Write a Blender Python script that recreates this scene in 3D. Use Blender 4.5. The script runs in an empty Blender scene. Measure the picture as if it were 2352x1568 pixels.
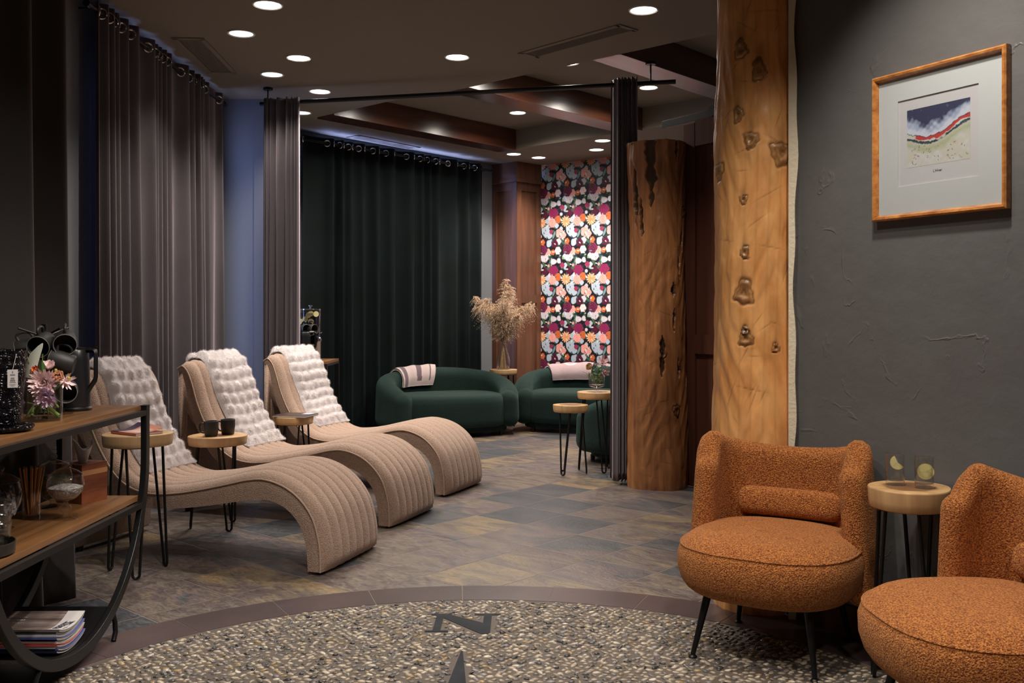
import bpy, bmesh, math, random
import numpy as np
from mathutils import Vector, Matrix, Euler

random.seed(7)
rng = np.random.default_rng(7)
sc = bpy.context.scene
C = sc.collection
PI = math.pi

# ------------------------------------------------------------------ camera
cam_d = bpy.data.cameras.new('camera')
cam = bpy.data.objects.new('camera', cam_d)
C.objects.link(cam)
cam.location = (0, 0, 1.27)
cam.rotation_euler = (PI/2, 0, 0)
cam_d.sensor_width = 36
cam_d.lens = 34.36
cam_d.shift_y = -59/2352
cam_d.clip_end = 100
sc.camera = cam

# ------------------------------------------------------------------ world, exposure
world = bpy.data.worlds.new('world')
sc.world = world
world.use_nodes = True
world.node_tree.nodes['Background'].inputs[0].default_value = (.25, .38, .9, 1)
world.node_tree.nodes['Background'].inputs[1].default_value = .25
sc.view_settings.view_transform = 'Standard'
sc.view_settings.look = 'None'
sc.view_settings.exposure = 0.0
sc.view_settings.gamma = 1
sc.view_settings.use_curve_mapping = False
sc.cycles.use_denoising = True
sc.cycles.max_bounces = 8
sc.cycles.transparent_max_bounces = 24
sc.cycles.sample_clamp_indirect = 6

WARM = (1.0, .90, .80)
def spot(name, loc, power, ang=110, blend=.6, color=WARM, target=None, size=.05, diff=1):
    l = bpy.data.lights.new(name, 'SPOT')
    l.energy = power; l.spot_size = math.radians(ang); l.spot_blend = blend
    l.color = color; l.shadow_soft_size = size
    o = bpy.data.objects.new(name, l); C.objects.link(o)
    o.location = loc
    if target is not None:
        d = Vector(target) - Vector(loc)
        o.rotation_euler = d.to_track_quat('-Z', 'Y').to_euler()
    return o
def area(name, loc, rot, sx, sy, power, color):
    l = bpy.data.lights.new(name, 'AREA'); l.shape = 'RECTANGLE'
    l.size = sx; l.size_y = sy; l.energy = power; l.color = color
    o = bpy.data.objects.new(name, l); C.objects.link(o)
    o.location = loc; o.rotation_euler = rot
    return o
# daylight outside the two curtained windows
BLUE = (.42, .52, 1.0)
area('window_daylight', (-2.80, 7.1, 1.9), (0, -PI/2, 0), 2.5, 2.4, 78, BLUE)
_gd = Vector((.756, -.654, 0))
_o = area('window_daylight', (-1.30-.756*.45, 11.15+.654*.45, 1.9), (0, 0, 0), 2.6, 2.6, 300, BLUE)
_o.rotation_euler = _gd.to_track_quat('-Z', 'Z').to_euler()

HN, HF, HT = 3.15, 3.18, 3.40
F = 2245.0
def fl(x, y, z=0.0):
    """where a sight line meets the horizontal plane z"""
    Y = (1.27-z)*F/(y-725)
    return Vector(((x-1176)/F*Y, Y, z))
# positions of the recessed ceiling lights: (x, y, ceiling, power factor)
U = Vector((.744, -.668, 0)); V = Vector((.668, .744, 0)); P1 = Vector((-1.885, 9.42, 0))
DL = [(fl(615, 10, HN), 1, 'nearest the camera of the left row'), (fl(554, 76, HN), .5, 'with tilted lamp above the first lounger'),
      (fl(686, 132, HN), .8, 'second from camera in the left row'), (fl(625, 170, HN), .5, 'with dim tilted lamp beside the grey curtains'),
      (fl(735, 209, HN), 1, 'just before the long curtain track'), (fl(1050, 130, HN), 1, 'alone in the middle of the low ceiling'),
      (fl(1478, 22, HN), 1, 'beside the long air grille near the tall log post'),
      (fl(693, 258, HF), .5, 'half hidden by the bunched curtain top'), (fl(1180, 353, HF), 1, 'by the end of the first wooden beam'),
      (fl(1237, 361, HF), 1, 'in front of the panelled corner column'), (fl(1384, 322, HF), 1, 'nearer of two by the hanging grey curtain'),
      (fl(1370, 343, HF), 1, 'closest to the floral wallpaper'),
      (P1+U*.90+V*1.91+Vector((0, 0, HT)), 1, 'between the first and second wooden beams'),
      (P1+U*2.557+V*1.88+Vector((0, 0, HT)), 1, 'behind the curtain track end, between beams'),
      (P1+U*.937+V*.70+Vector((0, 0, HT)), .8, 'barely peeking past the lower ceiling edge'),
      (P1+U*2.558+V*.684+Vector((0, 0, HT)), .8, 'cut by the lower ceiling edge between beams')]
OFF = [(Vector((1.05, 2.95, HN)), 1.3), (Vector((-.55, 2.35, HN)), 1.5), (Vector((-1.0, 3.15, HN)), .7), (Vector((.1, 3.2, HN)), .7), (Vector((.2, 1.2, HN)), .9),
       (Vector((-1.3, .9, HN)), .6), (Vector((1.6, .9, HN)), .9), (Vector((0, -1.2, HN)), .6), (P1+U*4.2+V*1.3+Vector((0, 0, HT)), 1)]  # out-of-view downlights; some added to brighten the console and the far tray
LP = 100
for p, k, _ in DL:
    hi = p.z > 3.3
    spot('downlight_beam', p+Vector((0, 0, -.035)), LP*k*(1.1 if hi else 1), 163 if hi else 112, .5 if hi else .8, WARM, size=.06)
for p, k in OFF:
    spot('downlight_beam', p+Vector((0, 0, -.035)), LP*k, 112, .8, WARM, size=.06)
# accent lamps aimed at picture and wallpaper; the console spot is an added fill
spot('picture_beam', (.75, 2.75, HN-.05), 36, 50, .8, (1, .86, .7), (1.50, 3.5, 1.9), .05)
spot('console_fill', (.55, 2.75, HN-.05), 170, 42, .9, WARM, (-1.70, 3.55, .75), .05)
spot('wallpaper_beam', (.25, 10.9, HF-.05), 38, 75, .7, (1, .88, .82), (.85, 11.9, 1.4), .05)
spot('wallpaper_beam', (.85, 10.4, HF-.05), 32, 75, .7, (1, .88, .82), (1.0, 11.7, 1.2), .05)

# ------------------------------------------------------------------ helpers
def tag(o, label, cat, group=None):
    o['label'] = label; o['category'] = cat
    if group: o['group'] = group
    return o
def thing(name, label, cat, loc=(0, 0, 0), rz=0, group=None):
    o = bpy.data.objects.new(name, None); C.objects.link(o)
    o.empty_display_size = .1
    o.location = loc; o.rotation_euler = (0, 0, rz)
    return tag(o, label, cat, group)
def mk(name, vs, fs, mat, parent=None, smooth=True, auto=None, attr=None, loc=None, rot=None):
    me = bpy.data.meshes.new(name)
    if isinstance(vs, np.ndarray): vs = vs.tolist()
    if isinstance(fs, np.ndarray): fs = fs.tolist()
    me.from_pydata([tuple(v) for v in vs], [], fs)
    me.update()
    if smooth:
        me.shade_smooth()
        if auto: me.set_sharp_from_angle(angle=math.radians(auto))
    me.materials.append(mat)
    if attr is not None:
        at = me.color_attributes.new('col', 'FLOAT_COLOR', 'POINT')
        a = np.ones((len(vs), 4), dtype=np.float32); a[:, :3] = attr
        at.data.foreach_set('color', a.ravel())
    o = bpy.data.objects.new(name, me); C.objects.link(o)
    if parent is not None: o.parent = parent
    if loc is not None: o.location = loc
    if rot is not None: o.rotation_euler = rot
    return o
def struct(o):
    o['kind'] = 'structure'; return o
class MB:
    """collects shapes for one mesh"""
    def __init__(s): s.v = []; s.f = []; s.a = []
    def add(s, vs, fs, col=None):
        n = len(s.v); s.v += [tuple(v) for v in vs]; s.f += [tuple(i+n for i in f) for f in fs]
        if col is not None: s.a += [col]*len(vs)
        return s
    def box(s, c, d, rz=0, bev=0.0, M=None, col=None):
        b = bmesh.new(); bmesh.ops.create_cube(b, size=1)
        for v in b.verts: v.co = Vector((v.co.x*d[0], v.co.y*d[1], v.co.z*d[2]))
        if bev: bmesh.ops.bevel(b, geom=b.edges[:], offset=bev, segments=2, affect='EDGES', profile=.7)
        R = Matrix.Rotation(rz, 3, 'Z')
        vs = [(M @ v.co if M else R @ v.co + Vector(c)) for v in b.verts]
        b.verts.index_update(); fs = [[v.index for v in f.verts] for f in b.faces]
        b.free(); return s.add(vs, fs, col)
    def prism(s, pts, z0, z1, col=None):
        n = len(pts)
        vs = [(p[0], p[1], z0) for p in pts]+[(p[0], p[1], z1) for p in pts]
        fs = [tuple(range(n-1, -1, -1)), tuple(range(n, 2*n))]+[(i, (i+1) % n, n+(i+1) % n, n+i) for i in range(n)]
        return s.add(vs, fs, col)
    def lathe(s, prof, n=32, c=(0, 0, 0), M=None, col=None):
        vs = []; fs = []; rings = []
        for r, z in prof:
            if r < 1e-6: rings.append([len(vs)]); vs.append(Vector((0, 0, z)))
            else:
                rings.append(list(range(len(vs), len(vs)+n)))
                vs += [Vector((r*math.cos(2*PI*i/n), r*math.sin(2*PI*i/n), z)) for i in range(n)]
        for a, b in zip(rings, rings[1:]):
            for i in range(n):
                j = (i+1) % n
                if len(a) == 1 and len(b) == 1: continue
                if len(a) == 1: fs.append((a[0], b[j], b[i]))
                elif len(b) == 1: fs.append((a[i], a[j], b[0]))
                else: fs.append((a[i], a[j], b[j], b[i]))
        vs = [(M @ v if M else v)+Vector(c) for v in vs]
        return s.add(vs, fs, col)
    def tube(s, path, r, n=8, cyclic=False, caps=True, col=None):
        P = [Vector(p) for p in path]; m = len(P)
        rr = r if hasattr(r, '__len__') else [r]*m
        vs = []; fs = []; up = None
        for i in range(m):
            if cyclic: t = P[(i+1) % m]-P[i-1]
            else: t = P[min(i+1, m-1)]-P[max(i-1, 0)]
            t.normalize()
            if up is None:
                up = Vector((0, 0, 1)) if abs(t.z) < .9 else Vector((1, 0, 0))
            x = t.cross(up)
            if x.length < 1e-5: x = t.orthogonal()
            x.normalize(); y = x.cross(t); up = y
            for k in range(n):
                a = 2*PI*k/n
                vs.append(P[i]+(x*math.cos(a)+y*math.sin(a))*rr[i])
        for i in range(m if cyclic else m-1):
            for k in range(n):
                a = i*n+k; b = i*n+(k+1) % n; j = (i+1) % m
                fs.append((a, b, j*n+(k+1) % n, j*n+k))
        if caps and not cyclic:
            fs.append(tuple(range(n-1, -1, -1))); fs.append(tuple((m-1)*n+k for k in range(n)))
        return s.add(vs, fs, col)
    def build(s, name, mat, parent=None, smooth=True, auto=40, **k):
        at = np.array(s.a, dtype=np.float32) if s.a and len(s.a) == len(s.v) else None
        return mk(name, s.v, s.f, mat, parent, smooth, auto, attr=at, **k)
def grid_faces(nu, nv, cu=False, cv=False, flip=False):
    i = np.arange(nu if cu else nu-1)[:, None]; j = np.arange(nv if cv else nv-1)[None, :]
    a = i*nv+j; b = ((i+1) % nu)*nv+j; c = ((i+1) % nu)*nv+(j+1) % nv; d = i*nv+(j+1) % nv
    f = np.stack([np.broadcast_to(x, (i.shape[0], j.shape[1])) for x in (a, b, c, d)], -1).reshape(-1, 4)
    return f[:, ::-1] if flip else f
def spline(pts, n):
    """Catmull-Rom through pts, n samples about equally spaced"""
    P = [np.array(p, float) for p in pts]; P = [2*P[0]-P[1]]+P+[2*P[-1]-P[-2]]
    out = []
    for i in range(1, len(P)-2):
        for t in np.linspace(0, 1, 24, endpoint=False):
            a, b, c, d = P[i-1:i+3]
            out.append(.5*((2*b)+(c-a)*t+(2*a-5*b+4*c-d)*t*t+(3*b-a-3*c+d)*t**3))
    out.append(P[-2]); out = np.array(out)
    L = np.concatenate([[0], np.cumsum(np.linalg.norm(np.diff(out, axis=0), axis=1))])
    q = np.linspace(0, L[-1], n)
    return np.stack([np.interp(q, L, out[:, k]) for k in range(out.shape[1])], 1)
def mod(o, typ, **k):
    m = o.modifiers.new(typ.lower(), typ)
    for a, b in k.items(): setattr(m, a, b)
    return m
def copy_tree(o, parent=None):
    c = o.copy(); C.objects.link(c)
    if parent is not None: c.parent = parent
    for ch in list(o.children): copy_tree(ch, c)
    return c
def strands(pts, nrm, length, width, spread, droop=0.0, grp=None):
    """thin triangles, one per point"""
    n = len(pts)
    d = nrm+rng.normal(size=(n, 3))*spread; d /= np.linalg.norm(d, axis=1)[:, None]
    s = np.cross(d, rng.normal(size=(n, 3))); s /= np.linalg.norm(s, axis=1)[:, None]
    L = length*(.6+.6*rng.random(n))[:, None]
    tip = pts+d*L; tip[:, 2] -= droop*L[:, 0]
    v = np.stack([pts-s*width/2, pts+s*width/2, tip], 1).reshape(-1, 3)
    return v, np.arange(3*n).reshape(-1, 3)

# ------------------------------------------------------------------ materials
def mat(name, col, rough=.6, metal=0, sheen=0, spec=.5, bump=None, vary=None, attr=False, emit=None, coat=0, sheen_tint=None):
    """bump=(scale, distance[, detail]); vary=(scale, other colour[, contrast])"""
    m = bpy.data.materials.new(name); m.use_nodes = True
    nt = m.node_tree; b = nt.nodes['Principled BSDF']; N = nt.nodes.new; L = nt.links.new
    b.inputs['Base Color'].default_value = (*col, 1); b.inputs['Roughness'].default_value = rough
    b.inputs['Metallic'].default_value = metal; b.inputs['Specular IOR Level'].default_value = spec
    if sheen:
        b.inputs['Sheen Weight'].default_value = sheen; b.inputs['Sheen Roughness'].default_value = .4
        if sheen_tint: b.inputs['Sheen Tint'].default_value = (*sheen_tint, 1)
    if coat: b.inputs['Coat Weight'].default_value = coat; b.inputs['Coat Roughness'].default_value = .12
    tc = N('ShaderNodeTexCoord'); src = None
    if vary:
        n = N('ShaderNodeTexNoise'); n.inputs['Scale'].default_value = vary[0]; n.inputs['Detail'].default_value = 5
        L(tc.outputs['Object'], n.inputs['Vector'])
        r = N('ShaderNodeMapRange'); k = vary[2] if len(vary) > 2 else .2
        r.inputs['From Min'].default_value = .5-k; r.inputs['From Max'].default_value = .5+k
        L(n.outputs['Fac'], r.inputs['Value'])
        mx = N('ShaderNodeMix'); mx.data_type = 'RGBA'
        mx.inputs['A'].default_value = (*col, 1); mx.inputs['B'].default_value = (*vary[1], 1)
        L(r.outputs['Result'], mx.inputs['Factor']); src = mx.outputs['Result']
    if attr:
        a = N('ShaderNodeAttribute'); a.attribute_name = 'col'
        if src:
            mm = N('ShaderNodeMix'); mm.data_type = 'RGBA'; mm.blend_type = 'MULTIPLY'; mm.inputs['Factor'].default_value = 1
            L(src, mm.inputs['A']); L(a.outputs['Color'], mm.inputs['B']); src = mm.outputs['Result']
        else: src = a.outputs['Color']
    if src: L(src, b.inputs['Base Color'])
    if bump:
        n2 = N('ShaderNodeTexNoise'); n2.inputs['Scale'].default_value = bump[0]
        n2.inputs['Detail'].default_value = bump[2] if len(bump) > 2 else 3
        L(tc.outputs['Object'], n2.inputs['Vector'])
        bp = N('ShaderNodeBump'); bp.inputs['Strength'].default_value = 1; bp.inputs['Distance'].default_value = bump[1]
        L(n2.outputs['Fac'], bp.inputs['Height']); L(bp.outputs['Normal'], b.inputs['Normal'])
    if emit: b.inputs['Emission Color'].default_value = (*emit[0], 1); b.inputs['Emission Strength'].default_value = emit[1]
    return m
def wood(name, c1, c2, axis=2, scale=6, stretch=.08, rough=.45, coat=0, attr=False, bump=.001):
    m = bpy.data.materials.new(name); m.use_nodes = True
    nt = m.node_tree; b = nt.nodes['Principled BSDF']; N = nt.nodes.new; L = nt.links.new
    tc = N('ShaderNodeTexCoord'); mp = N('ShaderNodeMapping'); s = [scale]*3; s[axis] = scale*stretch
    mp.inputs['Scale'].default_value = s; L(tc.outputs['Object'], mp.inputs['Vector'])
    n = N('ShaderNodeTexNoise'); n.inputs['Scale'].default_value = 3; n.inputs['Detail'].default_value = 8
    n.inputs['Roughness'].default_value = .6; n.inputs['Distortion'].default_value = .15 if attr else .6
    L(mp.outputs['Vector'], n.inputs['Vector'])
    cr = N('ShaderNodeValToRGB'); e = cr.color_ramp.elements
    e[0].position = .32; e[0].color = (*c1, 1); e[1].position = .68; e[1].color = (*c2, 1)
    L(n.outputs['Fac'], cr.inputs['Fac']); src = cr.outputs['Color']
    if attr:
        a = N('ShaderNodeAttribute'); a.attribute_name = 'col'
        mm = N('ShaderNodeMix'); mm.data_type = 'RGBA'; mm.blend_type = 'MULTIPLY'; mm.inputs['Factor'].default_value = 1
        L(src, mm.inputs['A']); L(a.outputs['Color'], mm.inputs['B']); src = mm.outputs['Result']
    L(src, b.inputs['Base Color']); b.inputs['Roughness'].default_value = rough
    if coat: b.inputs['Coat Weight'].default_value = coat; b.inputs['Coat Roughness'].default_value = .2
    bp = N('ShaderNodeBump'); bp.inputs['Distance'].default_value = bump
    L(n.outputs['Fac'], bp.inputs['Height']); L(bp.outputs['Normal'], b.inputs['Normal'])
    return m
def glassy(name, tint=(1, 1, 1), rough=.02, k=1.0):
    m = bpy.data.materials.new(name); m.use_nodes = True
    nt = m.node_tree; nt.nodes.clear(); N = nt.nodes.new; L = nt.links.new
    o = N('ShaderNodeOutputMaterial'); mx = N('ShaderNodeMixShader'); t = N('ShaderNodeBsdfTransparent'); g = N('ShaderNodeBsdfGlossy')
    t.inputs['Color'].default_value = (*tint, 1); g.inputs['Roughness'].default_value = rough
    fr = N('ShaderNodeLayerWeight'); fr.inputs['Blend'].default_value = .5
    pw = N('ShaderNodeMath'); pw.operation = 'POWER'; pw.inputs[1].default_value = 3.2; L(fr.outputs['Facing'], pw.inputs[0])
    mu = N('ShaderNodeMath'); mu.operation = 'MULTIPLY_ADD'; mu.inputs[1].default_value = .42*k; mu.inputs[2].default_value = .020*k
    L(pw.outputs[0], mu.inputs[0]); L(mu.outputs[0], mx.inputs[0]); L(t.outputs[0], mx.inputs[1]); L(g.outputs[0], mx.inputs[2])
    L(mx.outputs[0], o.inputs['Surface']); return m

M = {}
M['ceiling'] = mat('ceiling_paint', (.225, .192, .15), .8, bump=(90, .0004))
M['wall'] = mat('grey_plaster', (.132, .136, .135), .5, bump=(5, .008, 9), vary=(2.5, (.118, .118, .122)))
M['wall_blue'] = mat('smooth_grey_wall', (.14, .15, .165), .6, bump=(30, .0006))
M['velvet'] = mat('mauve_grey_velvet', (.066, .056, .063), .75, sheen=.5, sheen_tint=(.80, .68, .76), bump=(60, .0006), vary=(1.6, (.088, .074, .084)))
M['velvet_dark'] = mat('charcoal_velvet', (.026, .022, .021), .8, sheen=.22, sheen_tint=(.8, .7, .68), bump=(60, .0006), vary=(1.6, (.034, .029, .028)))
M['velvet_green'] = mat('deep_green_velvet', (.0015, .004, .0042), .85, spec=.2, sheen=.035, sheen_tint=(.25, .62, .55), bump=(60, .0006), vary=(3, (.003, .0075, .008)))
M['boucle'] = mat('beige_boucle', (.53, .38, .30), .95, sheen=.35, sheen_tint=(1, .9, .85), bump=(190, .006, 2), vary=(170, (.36, .24, .175), .16))
M['boucle_pipe'] = mat('beige_piping', (.52, .385, .295), .95, bump=(250, .003, 2))
M['orange'] = mat('orange_boucle', (.62, .235, .055), .95, sheen=.25, sheen_tint=(1, .6, .3), bump=(210, .010, 2), vary=(190, (.20, .045, .008), .13))
M['green'] = mat('green_boucle', (.004, .023, .019), .95, sheen=.12, sheen_tint=(.4, .9, .75), bump=(170, .006, 2), vary=(140, (.002, .015, .012), .15))
M['black'] = mat('black_metal', (.006, .006, .0065), .38, spec=.35)
M['black_gloss'] = mat('black_glazed', (.010, .010, .012), .18)
M['cup'] = mat('matt_black_stoneware', (.022, .022, .022), .5)
M['cup_rim'] = mat('bare_cup_rim', (.22, .21, .2), .5)
M['fur'] = mat('white_faux_fur', (.91, .87, .875), 1.0, spec=.0, sheen=.1, sheen_tint=(1, .97, .95))
M['throw'] = mat('sherpa_throw', (1, 1, 1), .95, sheen=.3, attr=True, bump=(220, .006, 2))
M['beam'] = wood('reddish_stained_beam', (.055, .018, .010), (.120, .042, .022), 1, 5, .06, .28, coat=.5)
M['panel_wood'] = wood('reddish_panelling', (.070, .028, .015), (.145, .060, .030), 2, 4, .08, .4, coat=.2)
M['door_wood'] = wood('dark_reddish_door', (.055, .019, .012), (.100, .037, .022), 2, 4, .06, .7)
M['door_wood'].node_tree.nodes['Principled BSDF'].inputs['Specular IOR Level'].default_value = .12
M['log'] = wood('honey_cedar_log', (.68, .29, .085), (.92, .50, .19), 2, 4, .38, .42, coat=.25, attr=True, bump=.003)
M['log_dark'] = wood('red_cedar_log', (.25, .092, .032), (.50, .215, .075), 2, 7, .06, .5, coat=.15, attr=True, bump=.003)
M['shelf_wood'] = wood('walnut_shelf', (.13, .060, .022), (.27, .125, .045), 1, 6, .08, .35, coat=.3)
M['box_wood'] = wood('acacia_wood', (.10, .028, .014), (.27, .085, .035), 1, 7, .15, .45)
M['glass'] = glassy('clear_glass', (.985, .99, .99), k=2.6)
M['pane'] = glassy('window_pane', (.95, .97, 1))
M['water'] = glassy('water', (.975, .98, .975), k=.7)
M['brass_trim'] = mat('white_light_trim', (.75, .72, .66), .5)
M['lens'] = mat('lit_lens', (1, 1, 1), .5, emit=((1, .93, .84), 14))
M['lens_dim'] = mat('dim_lens', (1, 1, 1), .5, emit=((.93, .95, 1), 2.2))
M['grille'] = mat('painted_air_grille', (.16, .13, .105), .7)
M['chrome'] = mat('chrome', (.7, .7, .72), .15, metal=1)
M['copper'] = mat('copper', (.75, .32, .14), .25, metal=1)

def trowel(m):
    """raised trowel lines in the plaster"""
    nt = m.node_tree; N = nt.nodes.new; L = nt.links.new; b = nt.nodes['Principled BSDF']
    tc = N('ShaderNodeTexCoord'); n = N('ShaderNodeTexNoise'); n.inputs['Scale'].default_value = 2.6; n.inputs['Detail'].default_value = 4; n.inputs['Distortion'].default_value = 1.2
    L(tc.outputs['Object'], n.inputs['Vector']); r = N('ShaderNodeValToRGB'); e = r.color_ramp.elements
    e[0].position = .550; e[0].color = (0, 0, 0, 1); e[1].position = .582; e[1].color = (0, 0, 0, 1); x = e.new(.566); x.color = (1, 1, 1, 1)
    L(n.outputs['Fac'], r.inputs['Fac']); n2 = N('ShaderNodeTexNoise'); n2.inputs['Scale'].default_value = 7; L(tc.outputs['Object'], n2.inputs['Vector'])
    mr = N('ShaderNodeMapRange'); mr.inputs['From Min'].default_value = .5; mr.inputs['From Max'].default_value = .62; L(n2.outputs['Fac'], mr.inputs['Value'])
    mu = N('ShaderNodeMath'); mu.operation = 'MULTIPLY'; L(r.outputs[0], mu.inputs[0]); L(mr.outputs[0], mu.inputs[1])
    old = b.inputs['Normal'].links[0].from_node; bp = N('ShaderNodeBump'); bp.inputs['Distance'].default_value = .0018
    L(mu.outputs[0], bp.inputs['Height']); L(old.outputs[0], bp.inputs['Normal']); L(bp.outputs[0], b.inputs['Normal'])
trowel(M['wall'])

# ================================================================== THE SETTING
# ---- slate floor: local axes follow the tile joints
TH = math.atan2(-.668, .744); TS = .408
def slate():
    m = bpy.data.materials.new('slate_tiles'); m.use_nodes = True
    nt = m.node_tree; b = nt.nodes['Principled BSDF']; N = nt.nodes.new; L = nt.links.new
    def math_(op, a, bb=None, c=None):
        n = N('ShaderNodeMath'); n.operation = op
        for i, x in enumerate((a, bb, c)):
            if x is None: continue
            if isinstance(x, (int, float)): n.inputs[i].default_value = x
            else: L(x, n.inputs[i])
        return n.outputs[0]
    tc = N('ShaderNodeTexCoord'); sx = N('ShaderNodeSeparateXYZ')
    dn = N('ShaderNodeTexNoise'); dn.inputs['Scale'].default_value = 9; L(tc.outputs['Object'], dn.inputs['Vector'])
    dv = N('ShaderNodeVectorMath'); dv.operation = 'MULTIPLY_ADD'; dv.inputs[1].default_value = (.012, .012, 0)
    L(dn.outputs['Color'], dv.inputs[0]); L(tc.outputs['Object'], dv.inputs[2]); L(dv.outputs[0], sx.inputs[0])
    u = math_('DIVIDE', sx.outputs[0], TS); v = math_('DIVIDE', sx.outputs[1], TS)
    fu = math_('FLOOR', u); fv = math_('FLOOR', v)
    du = math_('PINGPONG', u, .5); dv_ = math_('PINGPONG', v, .5)
    du = math_('ABSOLUTE', du); dv_ = math_('ABSOLUTE', dv_)
    ed = math_('MINIMUM', du, dv_)
    gr = N('ShaderNodeMapRange'); gr.inputs['From Min'].default_value = .007; gr.inputs['From Max'].default_value = .014; L(ed, gr.inputs['Value'])
    cb = N('ShaderNodeCombineXYZ'); L(fu, cb.inputs[0]); L(fv, cb.inputs[1])
    wn = N('ShaderNodeTexWhiteNoise'); wn.noise_dimensions = '2D'; L(cb.outputs[0], wn.inputs['Vector'])
    # cloudy slate colours, shifted per tile
    off = N('ShaderNodeVectorMath'); off.operation = 'MULTIPLY_ADD'; off.inputs[1].default_value = (40, 40, 40)
    L(wn.outputs['Color'], off.inputs[0]); L(tc.outputs['Object'], off.inputs[2])
    rot = N('ShaderNodeMapping'); rot.inputs['Rotation'].default_value = (0, 0, .78); rot.inputs['Scale'].default_value = (1.3, 3.0, 1)
    L(off.outputs[0], rot.inputs['Vector'])
    n1 = N('ShaderNodeTexNoise'); n1.inputs['Scale'].default_value = 1.7; n1.inputs['Detail'].default_value = 7; n1.inputs['Roughness'].default_value = .62; n1.inputs['Distortion'].default_value = .8
    L(rot.outputs[0], n1.inputs['Vector'])
    val = math_('ADD', math_('MULTIPLY', n1.outputs['Fac'], .80), math_('MULTIPLY_ADD', wn.outputs['Value'], .40, -.115))
    cr = N('ShaderNodeValToRGB'); e = cr.color_ramp.elements
    e[0].position = .24; e[0].color = (.054, .060, .070, 1)
    e[1].position = .80; e[1].color = (.27, .185, .095, 1)
    for p, c in ((.36, (.078, .080, .086)), (.44, (.135, .100, .100)), (.51, (.160, .135, .105)), (.58, (.095, .070, .072)), (.66, (.185, .146, .10))):
        x = e.new(p); x.color = (*c, 1)
    L(val, cr.inputs['Fac'])
    n2 = N('ShaderNodeTexNoise'); n2.inputs['Scale'].default_value = 14; n2.inputs['Detail'].default_value = 8; n2.inputs['Distortion'].default_value = 1.5
    L(rot.outputs[0], n2.inputs['Vector'])
    hv = N('ShaderNodeMix'); hv.data_type = 'RGBA'; hv.blend_type = 'OVERLAY'; hv.inputs['Factor'].default_value = .95
    L(cr.outputs[0], hv.inputs['A']); L(n2.outputs['Fac'], hv.inputs['B'])
    mx = N('ShaderNodeMix'); mx.data_type = 'RGBA'; mx.inputs['A'].default_value = (.24, .20, .18, 1)
    L(gr.outputs[0], mx.inputs['Factor']); L(hv.outputs['Result'], mx.inputs['B']); L(mx.outputs['Result'], b.inputs['Base Color'])
    rr = N('ShaderNodeMapRange'); rr.inputs['To Min'].default_value = .27; rr.inputs['To Max'].default_value = .52
    L(n2.outputs['Fac'], rr.inputs['Value']); L(rr.outputs[0], b.inputs['Roughness'])
    h = math_('ADD', math_('MULTIPLY', n2.outputs['Fac'], .35), gr.outputs[0])
    h = math_('ADD', h, math_('MULTIPLY', n1.outputs['Fac'], .8))
    bp = N('ShaderNodeBump'); bp.inputs['Distance'].default_value = .008; L(h, bp.inputs['Height']); L(bp.outputs[0], b.inputs['Normal'])
    return m
FO = Vector((-1.582, 4.708, 0))
ROOM = [(-2.40, -3.0), (5.06, -3.0), (1.14, 4.20), (4.2, 5.0), (4.2, 9.2), (.354, 12.43), (.06, 12.25), (-.252, 12.32), (-2.2, 10.07), (-2.12, 8.49),
        (-2.53, 8.49), (-2.53, 5.88), (-2.40, 4.6)]
R = Matrix.Rotation(-TH, 3, 'Z')
pts = [R @ (Vector((x, y, 0))-FO) for x, y in ROOM]
b = MB(); b.prism([(p.x, p.y) for p in pts], -.08, 0)
struct(b.build('floor', slate(), smooth=False, loc=FO, rot=(0, 0, TH)))

def wall(name, p0, p1, z0=0.0, z1=3.5, m='wall', th=.12, holes=None, side=1):
    """slab from p0 to p1; the room lies on its left, thickness goes to the right (side=1)"""
    p0 = Vector((*p0, 0)); p1 = Vector((*p1, 0)); d = (p1-p0); Lg = d.length; d.normalize()
    n = Vector((d.y, -d.x, 0))*side
    rz = math.atan2(d.y, d.x); b = MB()
    def slab(a, c, za, zb):
        ctr = (a+c)/2; b.box((ctr, side*-th/2, (za+zb)/2), (c-a, th, zb-za))
    if holes:
        a0, a1, h0, h1 = holes
        slab(0, a0, z0, z1); slab(a1, Lg, z0, z1); slab(a0, a1, z0, h0); slab(a0, a1, h1, z1)
    else: slab(0, Lg, z0, z1)
    return struct(b.build(name, M[m], smooth=False, loc=p0, rot=(0, 0, rz)))
# walking the room clockwise keeps the room on the right -> side=-1
wall('wall_left', (-2.40, -3.0), (-2.40, 4.6), m='wall_blue', side=-1)
wall('wall_left', (-2.40, 4.6), (-2.53, 5.88), m='wall_blue', side=-1)
wall('wall_left', (-2.53, 5.88), (-2.53, 8.49), m='wall_blue', side=-1, holes=(.22, 2.40, .5, 2.98))
wall('wall_back', (-2.53, 8.49), (-2.12, 8.49), m='wall_blue', side=-1)
wall('wall_back', (-2.12, 8.49), (-2.2, 10.07), m='wall_blue', side=-1)
wall('wall_back', (-2.2, 10.07), (-.252, 12.32), m='wall_blue', side=-1, holes=(.30, 2.55, .5, 3.14))
wall('wall_right', (1.155, 4.185), (5.03, -2.92), m='wall', side=-1)
wall('wall_front', (5.03, -3.0), (-2.40, -3.0), m='wall', side=-1)
wall('wall_right', (1.42, 7.32), (4.2, 3.1), m='wall', side=-1, z1=2.62)
wall('wall_right', (4.2, 9.35), (4.2, 3.1), m='wall', side=-1)
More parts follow.
